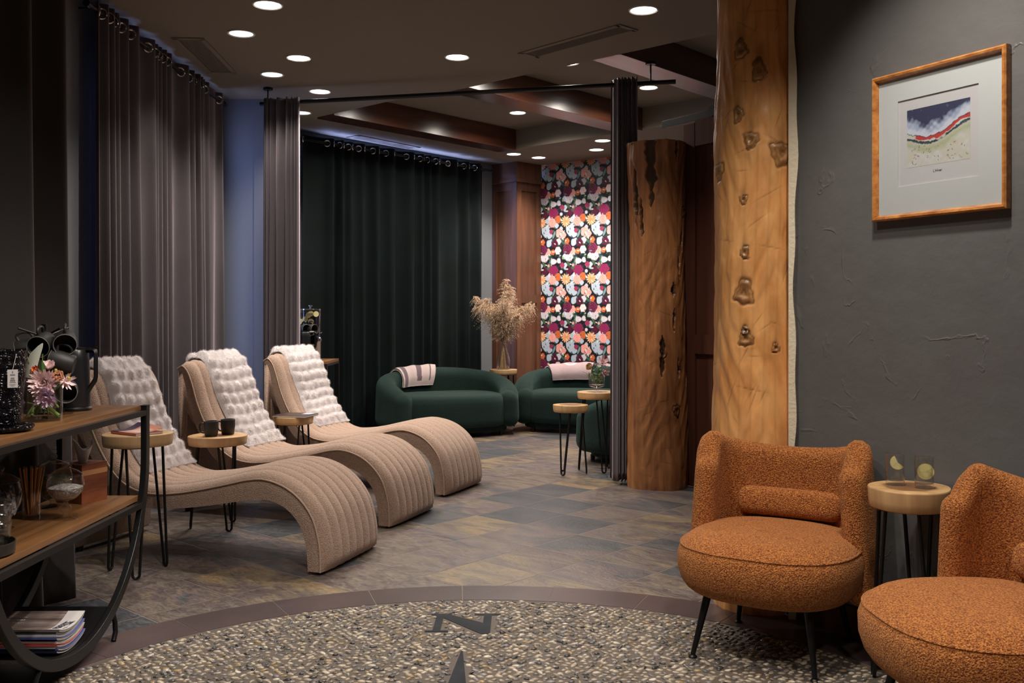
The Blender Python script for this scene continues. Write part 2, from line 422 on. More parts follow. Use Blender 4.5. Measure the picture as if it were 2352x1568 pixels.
def window(name, c, d, w, z0, z1):
    c = Vector((*c, 0)); d = Vector((*d, 0)).normalized(); rz = math.atan2(d.y, d.x)
    e = bpy.data.objects.new(name, None); C.objects.link(e); e.location = c; e.rotation_euler = (0, 0, rz); struct(e)
    b = MB(); h = z1-z0
    for x in (-w/2+.025, 0, w/2-.025): b.box((x, 0, (z0+z1)/2), (.05, .05, h))
    for z in (z0+.025, z1-.025): b.box((0, 0, z), (w, .05, .05))
    struct(b.build('window_frame', M['black'], e, smooth=False))
    b = MB(); b.box((0, 0, (z0+z1)/2), (w-.06, .006, h-.06)); struct(b.build('window_pane', M['pane'], e, smooth=False))
window('window_1', (-2.59, 7.19), (0, 1), 2.18, .5, 2.98)
gd = Vector((1.948, 2.25)).normalized()
gc = Vector((-2.2, 10.07))+gd*1.425+Vector((-gd.y, gd.x))*.06
window('window_2', gc, gd, 2.25, .5, 3.14)
# plastered strip where the tall post meets the right wall
b = MB(); seg = 60; vs = []; 
for i in range(seg+1):
    z = 3.15*i/seg; w = .004+.004*math.sin(i*.9)+.005*math.sin(i*.37+1)
    bulge = .012*math.exp(-((z-2.15)/.25)**2)
    vs += [(0, 0, z), (.022+w+bulge, 0, z), (.022+w+bulge, .05, z), (0, .05, z)]
fs = [(4*i+k, 4*i+(k+1) % 4, 4*i+4+(k+1) % 4, 4*i+4+k) for i in range(seg) for k in range(4)]
b.add(vs, fs)
struct(b.build('trim_1', mat('cream_filler', (.74, .66, .50), .7, bump=(60, .003)), loc=(1.158, 4.095, 0), rot=(0, 0, -math.radians(20))))
# dark red skirting under the right wall
d = Vector((.479, -.878, 0)); nn = Vector((-.878, -.479, 0))
b = MB(); b.box((2.6, -.008, .065), (5.1, .016, .13), bev=.003)
struct(b.build('baseboard_right', M['door_wood'], loc=Vector((1.17, 4.158, 0)), rot=(0, 0, math.atan2(d.y, d.x))))

# ---- ceiling
def uv(u, v, z=0.0): p = P1+U*u+V*v; return (p.x, p.y, z)
b = MB(); TU = 6.0; TV = 2.605
def quad(*p): b.add(p, [tuple(range(len(p)))])
quad(uv(-4.5, -5, HF), uv(-4.5, 5, HF), uv(0, 5, HF), uv(0, -5, HF))
quad(uv(0, TV, HF), uv(0, 5, HF), uv(TU+1, 5, HF), uv(TU+1, TV, HF))
quad(uv(TU, -9, HF), uv(TU, TV, HF), uv(TU+1, TV, HF), uv(TU+1, -9, HF))
quad(uv(0, -9, HF), uv(0, 0, HF), uv(TU, 0, HF), uv(TU, -9, HF))
quad(uv(0, 0, HT), uv(0, TV, HT), uv(TU, TV, HT), uv(TU, 0, HT))
for a, c in (((0, 0), (0, TV)), ((0, TV), (TU, TV)), ((TU, TV), (TU, 0)), ((TU, 0), (0, 0))):
    quad(uv(*a, HF), uv(*c, HF), uv(*c, HT), uv(*a, HT))
struct(b.build('ceiling', M['ceiling'], smooth=False))
b = MB()
e0 = fl(1020, 207, HN+.03); k = -.0
near = [(-2.75, -3.2), (-2.75, 8.52), (-1.876, 8.49), (e0.x, e0.y)]
q = Vector(uv(7.6, 0)); near += [(q.x, q.y), (5.4, 2.8), (5.4, -3.2)]
# slide the shared edge exactly onto the tray edge
e0 = P1+U*1.76; near[3] = (e0.x, e0.y)
b.prism(near[::-1], HN, HF+.02)
struct(b.build('ceiling', M['ceiling'], smooth=False))
# ---- ceiling beams across the raised tray
blab = ['dark red wooden ceiling beam nearest the green curtains', 'dark red wooden ceiling beam in the middle crossing behind the track',
        'dark red wooden ceiling beam behind the tall log post', 'dark red wooden ceiling beam farthest right beyond the log post']
for i, u0 in enumerate((0.005, 1.74, 3.29, 4.95)):
    b = MB(); b.box((0, 0, 0), (.255, TV-.01, HT-HF+.012), bev=.004)
    p = P1+U*(u0+.13)+V*(TV/2); p.z = (HF+HT)/2-.008
    tag(b.build('ceiling_beam', M['beam'], smooth=False, loc=p, rot=(0, 0, math.atan2(V.y, V.x)-PI/2)), blab[i], 'beam', 'wooden beams in the raised ceiling')
# ---- recessed lights
def downlight(p, label, dim):
    t = thing('recessed_light', 'round white recessed ceiling light '+label, 'ceiling light', p, 0, 'recessed ceiling lights')
    b = MB(); b.lathe([(.078, -.001), (.092, -.001), (.092, -.006), (.086, -.009), (.078, -.005)], 40); b.build('trim_ring', M['brass_trim'], t)
    b = MB(); b.lathe([(0, -.0035), (.079, -.0035), (.079, -.001), (0, -.001)], 40); b.build('lens', M['lens_dim' if dim else 'lens'], t)
for p, k, lab in DL: downlight(p, lab, k == .5)
# ---- air grilles in the ceiling
def grille(c, L_, w, rz, z, label):
    t = thing('air_grille', label, 'air vent', (c[0], c[1], z), rz, 'ceiling air grilles')
    b = MB()
    for sx in (-1, 1): b.box((sx*(L_/2), 0, -.003), (.035, w+.07, .006))
    for sy in (-1, 1): b.box((0, sy*(w/2+.018), -.003), (L_, .035, .006))
    b.build('frame', M['ceiling'], t, smooth=False)
    b = MB(); n = int(w/.012)
    for i in range(n): b.box((0, -w/2+(i+.5)*w/n, -.0025), (L_-.04, .005, .004))
    b.box((0, 0, -.0005), (L_-.03, w, .001)); b.build('slats', M['grille'], t, smooth=False)
def gr(pa, pb, w, z, label):
    a = fl(*pa, z); c = fl(*pb, z); m_ = (a+c)/2
    grille(m_, (c-a).length, w, math.atan2((c-a).y, (c-a).x), z, label)
gr((1215, 126), (1440, 63), .12, HN-.001, 'long narrow air grille in the low ceiling beside the bright downlight')
gr((432, 88), (510, 166), .15, HN-.001, 'air grille in the low ceiling near the grey curtains')
gr((812, 313), (950, 340), .12, HF-.001, 'faint air grille above the green curtains')

# ---- panelled corner column
cA, cB, cC = Vector((-.254, 12.39, 0)), Vector((.06, 12.13, 0)), Vector((.364, 12.41, 0))
col = thing('panelled_column', 'reddish wood panelled corner column beside the floral wallpaper', 'column', (.06, 12.28, 0))
def facing_panel(a, c, zt):
    """stiles, rails and recessed panels on the face from a to c"""
    d = (c-a); Lg = d.length; d.normalize(); rz = math.atan2(d.y, d.x); Rz = Matrix.Rotation(rz, 3, 'Z')
    fr = MB(); pn = MB(); o = a-Vector(col.location)
    def bx(m_, x0, x1, z0, z1, y, t_): m_.box(Rz @ Vector(((x0+x1)/2, y, 0))+o+Vector((0, 0, (z0+z1)/2)), (x1-x0, t_, z1-z0), rz=rz)
    s = .075
    bx(fr, 0, s, 0, zt, .010, .03); bx(fr, Lg-s, Lg, 0, zt, .010, .03)
    for z0, z1 in ((0, .16), (1.43, 1.53), (zt-.12, zt)): bx(fr, s, Lg-s, z0, z1, .012, .028)
    bx(pn, s-.005, Lg-s+.005, .02, zt-.01, .030, .02)
    fr.build('frame', M['panel_wood'], col, smooth=False); pn.build('panel', M['panel_wood'], col, smooth=False)
facing_panel(cA, cB, 2.95); facing_panel(cB, cC, 2.95)
b = MB(); o = Vector(col.location)
P = [cA-o, cB-o, cC-o]; cen = (P[0]+P[1]+P[2])/3
def ex(k): return [(p.x*k+(0 if i != 1 else 0), p.y+(k-1)*(-.28 if i == 1 else -.05)) for i, p in enumerate(P)]
b.prism([(p.x, p.y) for p in (P[0]+Vector((-.01, -.03, 0)), P[1]+Vector((0, -.045, 0)), P[2]+Vector((.01, -.03, 0)))], 2.955, 3.178)
b.prism([(p.x, p.y) for p in (P[0]+Vector((-.02, -.04, 0)), P[1]+Vector((0, -.062, 0)), P[2]+Vector((.02, -.04, 0)))], 2.93, 2.965)
b.build('capital', M['panel_wood'], col, smooth=False)

# ---- floral wallpaper, painted petal by petal into the wall's colours
def paint_tile(W, H, px):
    """W x H metres, px metres per sample; returns (nh, nw, 3), row 0 at the top"""
    nw, nh = int(round(W/px)), int(round(H/px))
    yy, xx = np.mgrid[0:nh, 0:nw]; X = (xx+.5)*px; Y = (yy+.5)*px
    img = np.zeros((nh, nw, 3)); img[:] = (.006, .009, .014)
    def stamp(cx, cy, fn):
        dx = (X-cx+W/2) % W-W/2; dy = (Y-cy+H/2) % H-H/2
        c, a = fn(dx, dy); a = a[..., None]; img[:] = img*(1-a)+c*a
    def flower(r, c0, c1, petals, twist=1.0, ragged=.07, ph=0.0, sx=1.0, rings=3.0):
        r = r*1.13; c0 = np.array(c0); c1 = np.array(c1)
        def f(dx, dy):
            dx = dx/sx; rr = np.hypot(dx, dy)/r; th = np.arctan2(dy, dx)+ph
            edge = 1-ragged+ragged*np.cos(petals*th)
            a = np.clip((edge-rr)*8, 0, 1)
            w = .5+.5*np.cos(2*PI*(rr*rings+twist*th/(2*PI)+.10*np.sin(petals*th)))
            w = np.clip(.75*w**2.2+.30*rr*(.6+.4*np.sin(th*2+rr*4))-.02, 0, 1)
            return c0*(1-w[..., None])+c1*w[..., None], a
        return f
    def daisy(r, c0, c1, n, ph=0.0):
        c0 = np.array(c0); c1 = np.array(c1)
        def f(dx, dy):
            rr = np.hypot(dx, dy)/r; th = np.arctan2(dy, dx)+ph
            e = .62+.38*np.abs(np.cos(n*th/2)); a = np.clip((e-rr)*12, 0, 1)
            w = np.clip(np.abs(np.cos(n*th/2))**.7*(.4+.8*rr), 0, 1)
            return c0*(1-w[..., None])+c1*w[..., None], a
        return f
    def leaf(r, asp, ang, c0):
        c0 = np.array(c0)
        def f(dx, dy):
            x = dx*math.cos(ang)+dy*math.sin(ang); y = -dx*math.sin(ang)+dy*math.cos(ang)
            e = np.abs(y)/(r*asp)+np.abs(x/r)**2; a = np.clip((1-e)*5, 0, 1)
            w = np.clip(1-np.abs(y)/(r*asp), 0, 1); return c0*(.5+.7*w[..., None]), a
        return f
    k = .002
    rg = np.random.default_rng(5)
    G = [(.02, .055, .06), (.035, .09, .085), (.06, .10, .05), (.02, .05, .035), (.16, .26, .28)]
    for i in range(46): stamp(rg.random()*W, rg.random()*H, leaf(.035+.03*rg.random(), .35, rg.random()*PI, G[rg.integers(5)]))
    WH = (.58, .56, .62); LB = (.30, .42, .52); BG = (.05, .004, .020); MG = (.12, .008, .040); MG2 = (.26, .035, .11)
    OR = (.45, .07, .02); OR2 = (.70, .22, .06); PK = (.62, .22, .20); PK2 = (.80, .54, .50)
    S = [(395, 735, flower(17*k, LB, WH, 4)), (400, 790, flower(15*k, LB, WH, 4)), (540, 640, flower(20*k, (.5,.5,.6), WH, 5)), (525, 900, flower(16*k, LB, WH, 4)), (452, 868, flower(17*k, LB, WH, 4)), (470, 850, flower(14*k, WH, WH, 4)), (420, 560, flower(16*k, LB, WH, 3)), (465, 650, flower(22*k, LB, WH, 3)), (440, 575, flower(34*k, LB, WH, 4, sx=.9)), (470, 600, flower(20*k, LB, WH, 3)), (430, 742, flower(25*k, (.5, .45, .5), WH, 5, sx=1.2)),
         (500, 765, flower(18*k, (.55, .5, .55), WH, 3, sx=1.35)), (541, 760, flower(18*k, (.55, .5, .55), WH, 2, sx=.75)), (480, 640, flower(17*k, LB, WH, 5)),
         (455, 705, flower(24*k, PK, PK2, 5)), (535, 697, flower(24*k, (.75, .5, .5), (.95, .85, .85), 6)), (560, 560, flower(13*k, LB, WH, 4)),
         (508, 652, flower(27*k, BG, MG, 5)), (416, 690, flower(34*k, BG, MG2, 5, 1.5)), (413, 640, flower(19*k, OR, OR2, 5)), (495, 706, flower(17*k, OR, OR2, 5)),
         (568, 790, flower(18*k, (.18, .01, .05), (.48, .08, .15), 4)), (430, 828, flower(26*k, BG, MG, 5)), (500, 822, flower(33*k, (.20, .006, .06), MG2, 6, 1.6, sx=1.15)),
         (535, 862, flower(24*k, OR, OR2, 5)), (490, 882, flower(29*k, (.75, .22, .18), PK2, 6)), (405, 876, daisy(38*k, (.55, .14, .04), (.85, .48, .26), 13)),
         (550, 588, flower(31*k, (.72, .22, .20), PK2, 5, 1.3)), (482, 577, flower(15*k, (.18, .01, .05), (.48, .08, .15), 4)), (388, 602, flower(19*k, PK, PK2, 5)),
         (455, 905, flower(17*k, LB, WH, 5)), (560, 830, flower(11*k, WH, WH, 5)), (460, 790, flower(9*k, PK, PK2, 4)), (575, 745, flower(8*k, (.2, .3, .1), (.4, .5, .2), 3))]
    for x, y, fn in S: stamp(((x-380)*k) % W, ((y-560)*k) % H, fn)
    for i in range(60):
        x, y = rg.random()*W, rg.random()*H
        stamp(x, y, leaf(.012+.012*rg.random(), .4, rg.random()*PI, G[rg.integers(5)] if rg.random() < .6 else (.75, .75, .72)))
    return img
px = .0048; TW, THh = .384, .72
tile = paint_tile(TW, THh, px); th_, tw_ = tile.shape[:2]
w0 = Vector((.354, 12.43, 0)); wd = Vector((.77, -.64, 0)).normalized(); WW = 2.3
nx, nz = int(WW/px)+1, int(3.2/px)+1
xs = np.arange(nx)*px; zs = np.arange(nz)*px
vx = w0.x+wd.x*xs; vy = w0.y+wd.y*xs
Vv = np.stack([np.repeat(vx, nz), np.repeat(vy, nz), np.tile(zs, nx)], 1)
zi = (((3.18-.10)-zs)/px).astype(int) % th_; xi = (np.arange(nx)+4) % tw_
colr = tile[zi[None, :].repeat(nx, 0), xi[:, None].repeat(nz, 1)].reshape(-1, 3)
struct(mk('wall_back', Vv, grid_faces(nx, nz, flip=False), mat('floral_wallpaper', (1, 1, 1), .45, attr=True), smooth=False, attr=colr))
wall('wall_back', (w0.x-wd.x*.1+.01, w0.y-wd.y*.1+.012), (w0.x+wd.x*5.1+.01, w0.y+wd.y*5.1+.012), m='wall', side=-1)

# ---- sliding door on its black rail, seen between the two logs
D0 = Vector((1.296, 7.30, 0)); dd = Vector((.55, -.835, 0)).normalized(); drz = math.atan2(dd.y, dd.x)
dr = bpy.data.objects.new('door_1', None); C.objects.link(dr); dr.location = D0; dr.rotation_euler = (0, 0, drz); struct(dr)
b = MB(); W_, H_ = 1.1, 2.68
for x in (.06, W_-.06): b.box((x, 0, H_/2+.012), (.12, .045, H_), bev=.004)
for z, h in ((.12, .22), (1.05, .14), (H_-.08, .19)): b.box((W_/2, 0, z+.012), (W_-.24, .043, h))
struct(b.build('door_frame', M['door_wood'], dr, smooth=False))
b = MB(); b.box((W_/2, .008, H_/2), (W_-.22, .018, H_-.1)); struct(b.build('door_panel', M['door_wood'], dr, smooth=False))
rl = thing('door_rail', 'flat black sliding door rail above the reddish door', 'rail', D0+Vector((0, 0, 2.735)), drz)
b = MB(); b.box((.35, 0, 0), (1.2, .02, .055), bev=.002); b.build('rail_bar', M['black'], rl, smooth=False)
b = MB(); b.lathe([(0, -.012), (.04, -.012), (.04, .012), (0, .012)], 24, c=(.3, -.02, .01), M=Matrix.Rotation(PI/2, 3, 'X')); b.build('roller', M['black'], rl)

# ================================================================== LOGS
def log(name, label, c, r, z1, mt, knots, cracks, seed, wob, flat=None, tint=(1, 1, 1)):
    nz, na = 560, 260
    rg = np.random.default_rng(seed); z = np.linspace(0, z1, nz)[:, None]; a = np.linspace(0, 2*PI, na, endpoint=False)[None, :]
    R_ = r*np.ones((nz, na)) + wob(z)*1.0
    for k in range(7):
        R_ = R_+r*.022*np.sin(rg.integers(1, 5)*a+rg.random()*6+z*rg.normal()*2.2)*np.sin(z*rg.random()*5+rg.random()*6)
    # hand-hewn facets
    cell = np.sin(a*11+3*np.sin(z*6.1)+2)*np.sin(z*21+2*np.sin(a*5)+1)
    R_ = R_+.0028*np.tanh(cell*2.5)
    dark = 1-.10*(np.tanh(cell*2)*.5+.5)+.05*np.sin(z*3+np.cos(a)*4)
    for kx, kz, kr in knots:       # kx: angle, 0 = facing camera, + = right
        ang = -PI/2+kx; da = (a-ang+PI) % (2*PI)-PI; dx = da*r; dz = z-kz; q = np.hypot(dx*(1+.15*np.sin(kz*9)), dz*(.8+.15*np.cos(kz*7)))/kr*(1+.16*np.sin(3*np.arctan2(dz, dx)+kz*5)+.08*np.sin(7*np.arctan2(dz, dx)+kz*3))
        R_ = R_+.006*np.exp(-q**2*.7)*(kr/.035)+.003*np.exp(-((q-.62)/.22)**2)
        R_ = R_-.009*np.exp(-(q/.34)**2)-.005*np.exp(-((q-.98)/.14)**2)
        ringd = .45+.4*np.abs(np.cos(q*7.5)); m_ = np.clip((1.05-q)*4, 0, 1); dark = dark*(1-m_*(1-ringd*.75))
        dark = dark*(1-.70*np.exp(-((q-1.0)/.10)**2))*(1-.35*np.exp(-(np.hypot(dx/kr, (dz-1.6*kr)/(2.4*kr)))**2*2))
    for kx, z0, z1_, wd_ in cracks:
        ang = -PI/2+kx; t = np.clip((z-z0)/(z1_-z0), 0, 1)
        wig = .004*np.sin(z*9+kx*7)+.0025*np.sin(z*47+kx*3)+.002*np.sin(z*113)
        da = ((a-ang+PI) % (2*PI)-PI)*r+wig
        w = wd_*np.sin(PI*np.clip((z-z0)/(z1_-z0), 0.0, 1))**.8*(1+.25*np.sin(z*31+kx)+.2*np.sin(z*43+kx*5)+.08*np.sin(z*95)); ins = ((z > z0) & (z < z1_))
        m_ = np.where(ins, np.clip((w-np.abs(da))/(wd_*.25+1e-6), 0, 1), 0)
        R_ = R_-.022*m_; dark = dark*(1-.86*m_)
    for k in range(170):
        a0 = rg.random()*2*PI; z0_ = rg.random()*z1; ln = .015+.05*rg.random(); sl = rg.normal()*1.2+(0 if rg.random() < .5 else 3)
        da = ((a-a0+PI) % (2*PI)-PI)*r; al = (da+sl*(z-z0_))/math.hypot(1, sl); ac = (z-z0_-sl*da)/math.hypot(1, sl)
        m_ = np.exp(-(al/ln)**2-(ac/.0022)**2); dark = dark*(1-.45*m_); R_ = R_-.0012*m_
    lowf = sum(np.sin(rg.integers(1, 4)*a+rg.normal()*4*z+rg.random()*6) for _ in range(6))/4
    dark = dark*(1+.13*lowf)
    streak = 1-.13*np.clip(np.sin(a*23+2*np.sin(z*2.3)+rg.random()*6), 0, 1)**6
    dark = dark*streak
    X = c[0]+R_*np.cos(a); Y = c[1]+R_*np.sin(a); Z = np.broadcast_to(z, X.shape).copy()
    if z1 < 3: Z[-1] = z1-.02*np.abs(np.sin(a[0]*3+1))-.012*np.abs(np.sin(a[0]*11)); Z[-2] = np.minimum(Z[-2], Z[-1]-.003)
    if flat:
        p, n = flat; dn = (X-p[0])*n[0]+(Y-p[1])*n[1]; X = X-np.where(dn > 0, dn, 0)*n[0]; Y = Y-np.where(dn > 0, dn, 0)*n[1]
    vs = np.stack([X-c[0], Y-c[1], Z], -1).reshape(-1, 3); fs = grid_faces(nz, na, cv=True).tolist()
    fs.append([i for i in range(na)][::-1]); fs.append([(nz-1)*na+i for i in range(na)])
    cr = dark.reshape(-1)[:, None]*np.array(tint)[None, :]
    o = mk(name, vs, fs, mt, smooth=True, auto=60, attr=cr, loc=(c[0], c[1], 0))
    tag(o, label, 'log'); return o
def kn(px_, py_, Y, cx, r, kr):
    x = (px_-1176)/F*Y-cx; return (math.asin(max(-.97, min(.97, x/r))), 1.27-(py_-725)*(Y-.1)/F, kr)
cx, cy, r_ = 1.080, 4.31, .188
kk = [kn(x, y, 4.2, cx, r_, k) for x, y, k in ((1695, 105, .030), (1734, 157, .032), (1690, 255, .024), (1716, 318, .028), (1784, 350, .042), (1645, 380, .034),
      (1700, 455, .018), (1703, 578, .022), (1702, 672, .036), (1706, 778, .026), (1772, 800, .016), (1705, 760, .014))]
log('log_post', 'tall honey coloured peeled log post with knots beside grey wall', (cx, cy), r_, 3.15, M['log'], kk, [(.62, 2.1, 2.5, .005)], 3,
    lambda z: -.020*np.clip((z-2.25)/.9, 0, 1)+.008*np.exp(-((z-2.05)/.22)**2)+.006*np.sin(z*2.1))
cx, cy, r_ = 1.085, 7.31, .216
fy = lambda y: 1.27-(y-725)*7.12/F
ca = lambda x: math.asin(max(-.97, min(.97, ((x-1176)/F*7.12-cx)/r_)))
cr_ = [(ca(1495), fy(485), fy(322)+.3, .040), (ca(1462), fy(525), fy(375), .026), (ca(1474), fy(545), fy(450), .017), (ca(1555), fy(375), fy(315)+.2, .018),
       (ca(1574), fy(585), fy(500), .012), (ca(1564), fy(645), fy(570), .012), (ca(1547), fy(685), fy(645), .012), (ca(1550), fy(765), fy(705), .010),
       (ca(1520), fy(870), fy(765), .018), (ca(1561), fy(870), fy(820), .013), (ca(1580), fy(890), fy(855), .010)]
kk = [kn(1552, 945, 7.15, cx, r_, .030), kn(1578, 480, 7.15, cx, r_, .03), kn(1520, 815, 7.15, cx, r_, .028), kn(1561, 845, 7.15, cx, r_, .024), kn(1547, 665, 7.15, cx, r_, .022)]
log('log_column', 'shorter reddish log column with dark cracks and sawn top', (cx, cy), r_, 2.56, M['log_dark'], kk, cr_, 9,
    lambda z: .010*np.sin(z*2.6+.5)+.008*np.exp(-((z-.1)/.2)**2), flat=((1.296, 7.262), (.835, .55)))
wall('wall_right', (4.2, 3.2), (4.2, -1.4), m='wall', side=-1)

# ================================================================== CURTAINS
def curtain(name, label, p0, p1, z0, z1, nf, amp, seed, m, flare=0.0, grom=True, squeeze=1.0, rod_z=None, room=(1, 0), parts_every=1):
    rg = np.random.default_rng(seed)
    p0 = np.array(p0, float); p1 = np.array(p1, float); d = p1-p0; Lg = np.linalg.norm(d); d /= Lg
    n = np.array([d[1], -d[0]])
    if n @ np.array(room) < 0: n = -n
    nu, nz = nf*18, 46
    t = np.linspace(0, 1, nu)
    warp = t*nf + .42*np.sin(t*nf*1.1+seed)+.34*np.sin(t*nf*.37*PI+2*seed)+.16*np.sin(t*nf*1.9+seed)
    ph = 2*PI*warp
    zz = np.linspace(0, 1, nz)
    v = np.zeros((nu, nz, 3))
    am = amp*(1+.28*np.sin(t*13+seed)+.25*np.sin(t*nf*2.7+seed))
    for j, q in enumerate(zz):
        low = 1-q
        s = np.sin(ph+.35*low*np.sin(t*9+seed))+.22*low*np.sin(2*ph+seed)+.12*low*np.sin(3.1*ph+1)
        off = am*s*(.78+.35*low)
        tt = t+.10/nf*np.cos(ph)*low
        tt = .5+(tt-.5)*(squeeze+(1-squeeze)*low)
        base = p0[None]+d[None]*(tt*Lg)[:, None]
        fl_ = flare*low**3
        v[:, j, 0] = base[:, 0]+n[0]*(off+fl_)+d[0]*fl_*0; v[:, j, 1] = base[:, 1]+n[1]*(off+fl_)
        v[:, j, 2] = z0+(z1-z0)*q
    v[:, 0, 2] += .010*np.abs(np.sin(ph*.5))
    c = Vector(((p0[0]+p1[0])/2, (p0[1]+p1[1])/2, 0))
    th = thing(name, label, 'curtain', c)
    v[:, :, 0] -= c.x; v[:, :, 1] -= c.y
    o = mk('curtain_panel', v.reshape(-1, 3), grid_faces(nu, nz), m, th)
    mod(o, 'SOLIDIFY', thickness=.004, offset=0)
    if grom:
        # a ring where the cloth crosses the rod
        zr = rod_z if rod_z else z1-.055
        k = 0
        zc = np.sin(ph)
        for i in range(nu-1):
            if zc[i]*zc[i+1] <= 0:
                k += 1
                j = nz-2; pt = (v[i, j]+v[i+1, j])/2; tg = v[i+1, j]-v[i, j]; a = math.atan2(tg[1], tg[0])
                b = MB(); b.tube([(.030*math.cos(x), 0, .030*math.sin(x)) for x in np.linspace(0, 2*PI, 20, endpoint=False)], .006, 6, cyclic=True)
                b.build('grommet', M['chrome'], th, loc=(pt[0], pt[1], zr), rot=(0, 0, a))
    return th
def rod(label, p0, p1, z, r=.014, brackets=(), up=.1, ends=True):
    p0 = Vector((*p0, z)); p1 = Vector((*p1, z)); t = thing('curtain_rod', label, 'curtain rod', (p0+p1)/2)
    c = t.location; b = MB(); b.tube([p0-c, p1-c], r, 12); b.build('pole', M['black'], t)
    d = (p1-p0).normalized()
    if ends:
        for e, s in ((p0, -1), (p1, 1)):
            b = MB(); b.tube([e-c, e-c+d*s*.045], r*1.5, 12); b.build('finial', M['black'], t)
    for k, (dx, dy, dz) in brackets:
        q = p0.lerp(p1, k)-c; b = MB(); b.tube([q, q+Vector((dx, dy, dz))], .006, 8)
        b.lathe([(0, -.02), (.032, -.02), (.032, 0), (0, 0)], 20, c=q+Vector((dx, dy, dz)), M=None if abs(dz) > abs(dx)+abs(dy) else Matrix.Rotation(PI/2, 3, 'Y'))
        b.build('bracket', M['black'], t)
    return t
curtain('floor_curtain', 'long charcoal grommet curtain at the left edge, behind the shelf console', (-2.035, 2.6), (-2.005, 4.42), .015, 3.06, 8, .045, 3, M['velvet_dark'], flare=.03, rod_z=3.0)
rod('short black curtain rod above the leftmost charcoal curtain', (-2.035, 2.5), (-2.005, 4.48), 3.0, brackets=((.05, (-.365, 0, 0)), (.97, (-.365, 0, 0))))
curtain('floor_curtain', 'wide mauve grey velvet curtain behind the beige loungers', (-2.42, 5.68), (-2.42, 8.08), .015, 3.11, 17, .040, 5, M['velvet'], rod_z=3.05)
rod('black curtain rod of the wide mauve grey curtain', (-2.42, 5.60), (-2.42, 8.20), 3.05, brackets=((.02, (-.10, 0, 0)), (.98, (-.10, 0, 0))))
ga = Vector((-2.2, 10.07)); gn = Vector((gd.y, -gd.x))
g0 = ga+gn*.15-gd*.060; g1 = ga+gn*.16+gd*2.66
curtain('floor_curtain', 'wide dark green velvet curtain behind the green sofa', g0, g1, .015, 3.115, 14, .042, 8, M['velvet_green'], rod_z=3.06, room=(1, -1))
q1 = g1+gd*.12; q0 = g0+gd*.02
rod('black curtain rod carrying the dark green curtain', q0, q1, 3.06, brackets=((.02, (-gn.x*.17, -gn.y*.17, 0)), (.985, (-gn.x*.17, -gn.y*.17, 0))))
# open track across the room with two bunched curtains
ta = Vector((-2.08, 8.08)); tb = Vector((1.225, 7.31))
tr = thing('curtain_track', 'long straight black track spanning the room under the ceiling', 'curtain track', (.0, 7.6, 3.02))
b = MB(); c = Vector((0, 7.6, 3.02)); b.tube([Vector((*ta, 3.02))-c, Vector((*tb, 3.02))-c], .017, 14); b.build('pole', M['black'], tr)
for k, zt in ((.02, HN), (.945, HF-.004)):
    q = Vector((*ta.lerp(tb, k), 3.02))-c; b = MB(); b.tube([q, q+Vector((0, 0, zt-3.02))], .006, 8)
    b.lathe([(0, 0), (.04, 0), (.04, -.018), (0, -.018)], 8, c=q+Vector((0, 0, zt-3.02))); b.build('hanger', M['black'], tr)
curtain('tied_curtain', 'mauve curtain bunched at the left end of the ceiling track', (-2.03, 8.03), (-1.735, 7.96), .02, 3.05, 7, .045, 12, M['velvet'], grom=False, room=(0, -1))
curtain('tied_curtain', 'dark grey curtain bunched beside the shorter log column', (.735, 7.40), (.955, 7.35), .02, 3.06, 6, .055, 14, M['velvet'], grom=False, room=(0, -1), squeeze=.92)

# ================================================================== LOUNGERS
PIPE = spline([(0, .015), (0, .07), (.008, .16), (.043, .276), (.112, .365), (.2, .423), (.307, .452), (.406, .445), (.543, .413), (.682, .382), (.824, .357), (.968, .346),
               (1.085, .365), (1.17, .410), (1.225, .465), (1.30, .575), (1.36, .70), (1.40, .82), (1.435, .905), (1.475, .945), (1.512, .925)], 110)
def curve_normals(P):
    T = np.gradient(P, axis=0); T /= np.linalg.norm(T, axis=1)[:, None]
    return np.stack([T[:, 1]*-1, T[:, 0]], 1)      # left of travel
NR = curve_normals(PIPE)
NR = np.where((NR[:, :1]*0+1) > 0, NR, NR)
CW = .63
def crown(w, t=None):
    x = np.clip(w/CW, 0, 1); e = 1-np.abs(2*x-1)**5
    rib = np.abs(np.sin(PI*x*8))**.55
    return .042*e**.6+.010*rib-.008*(1-e)
def chaise_pt(i, w, off=0.0):
    """i: float index along PIPE; local coords: s runs to the back (x), w across (y)"""
    i = np.clip(i, 0, len(PIPE)-1); k = np.floor(i).astype(int); k1 = np.minimum(k+1, len(PIPE)-1); f = (i-k)[..., None]
    p = PIPE[k]*(1-f)+PIPE[k1]*f; n = NR[k]*(1-f)+NR[k1]*f
    return p, n
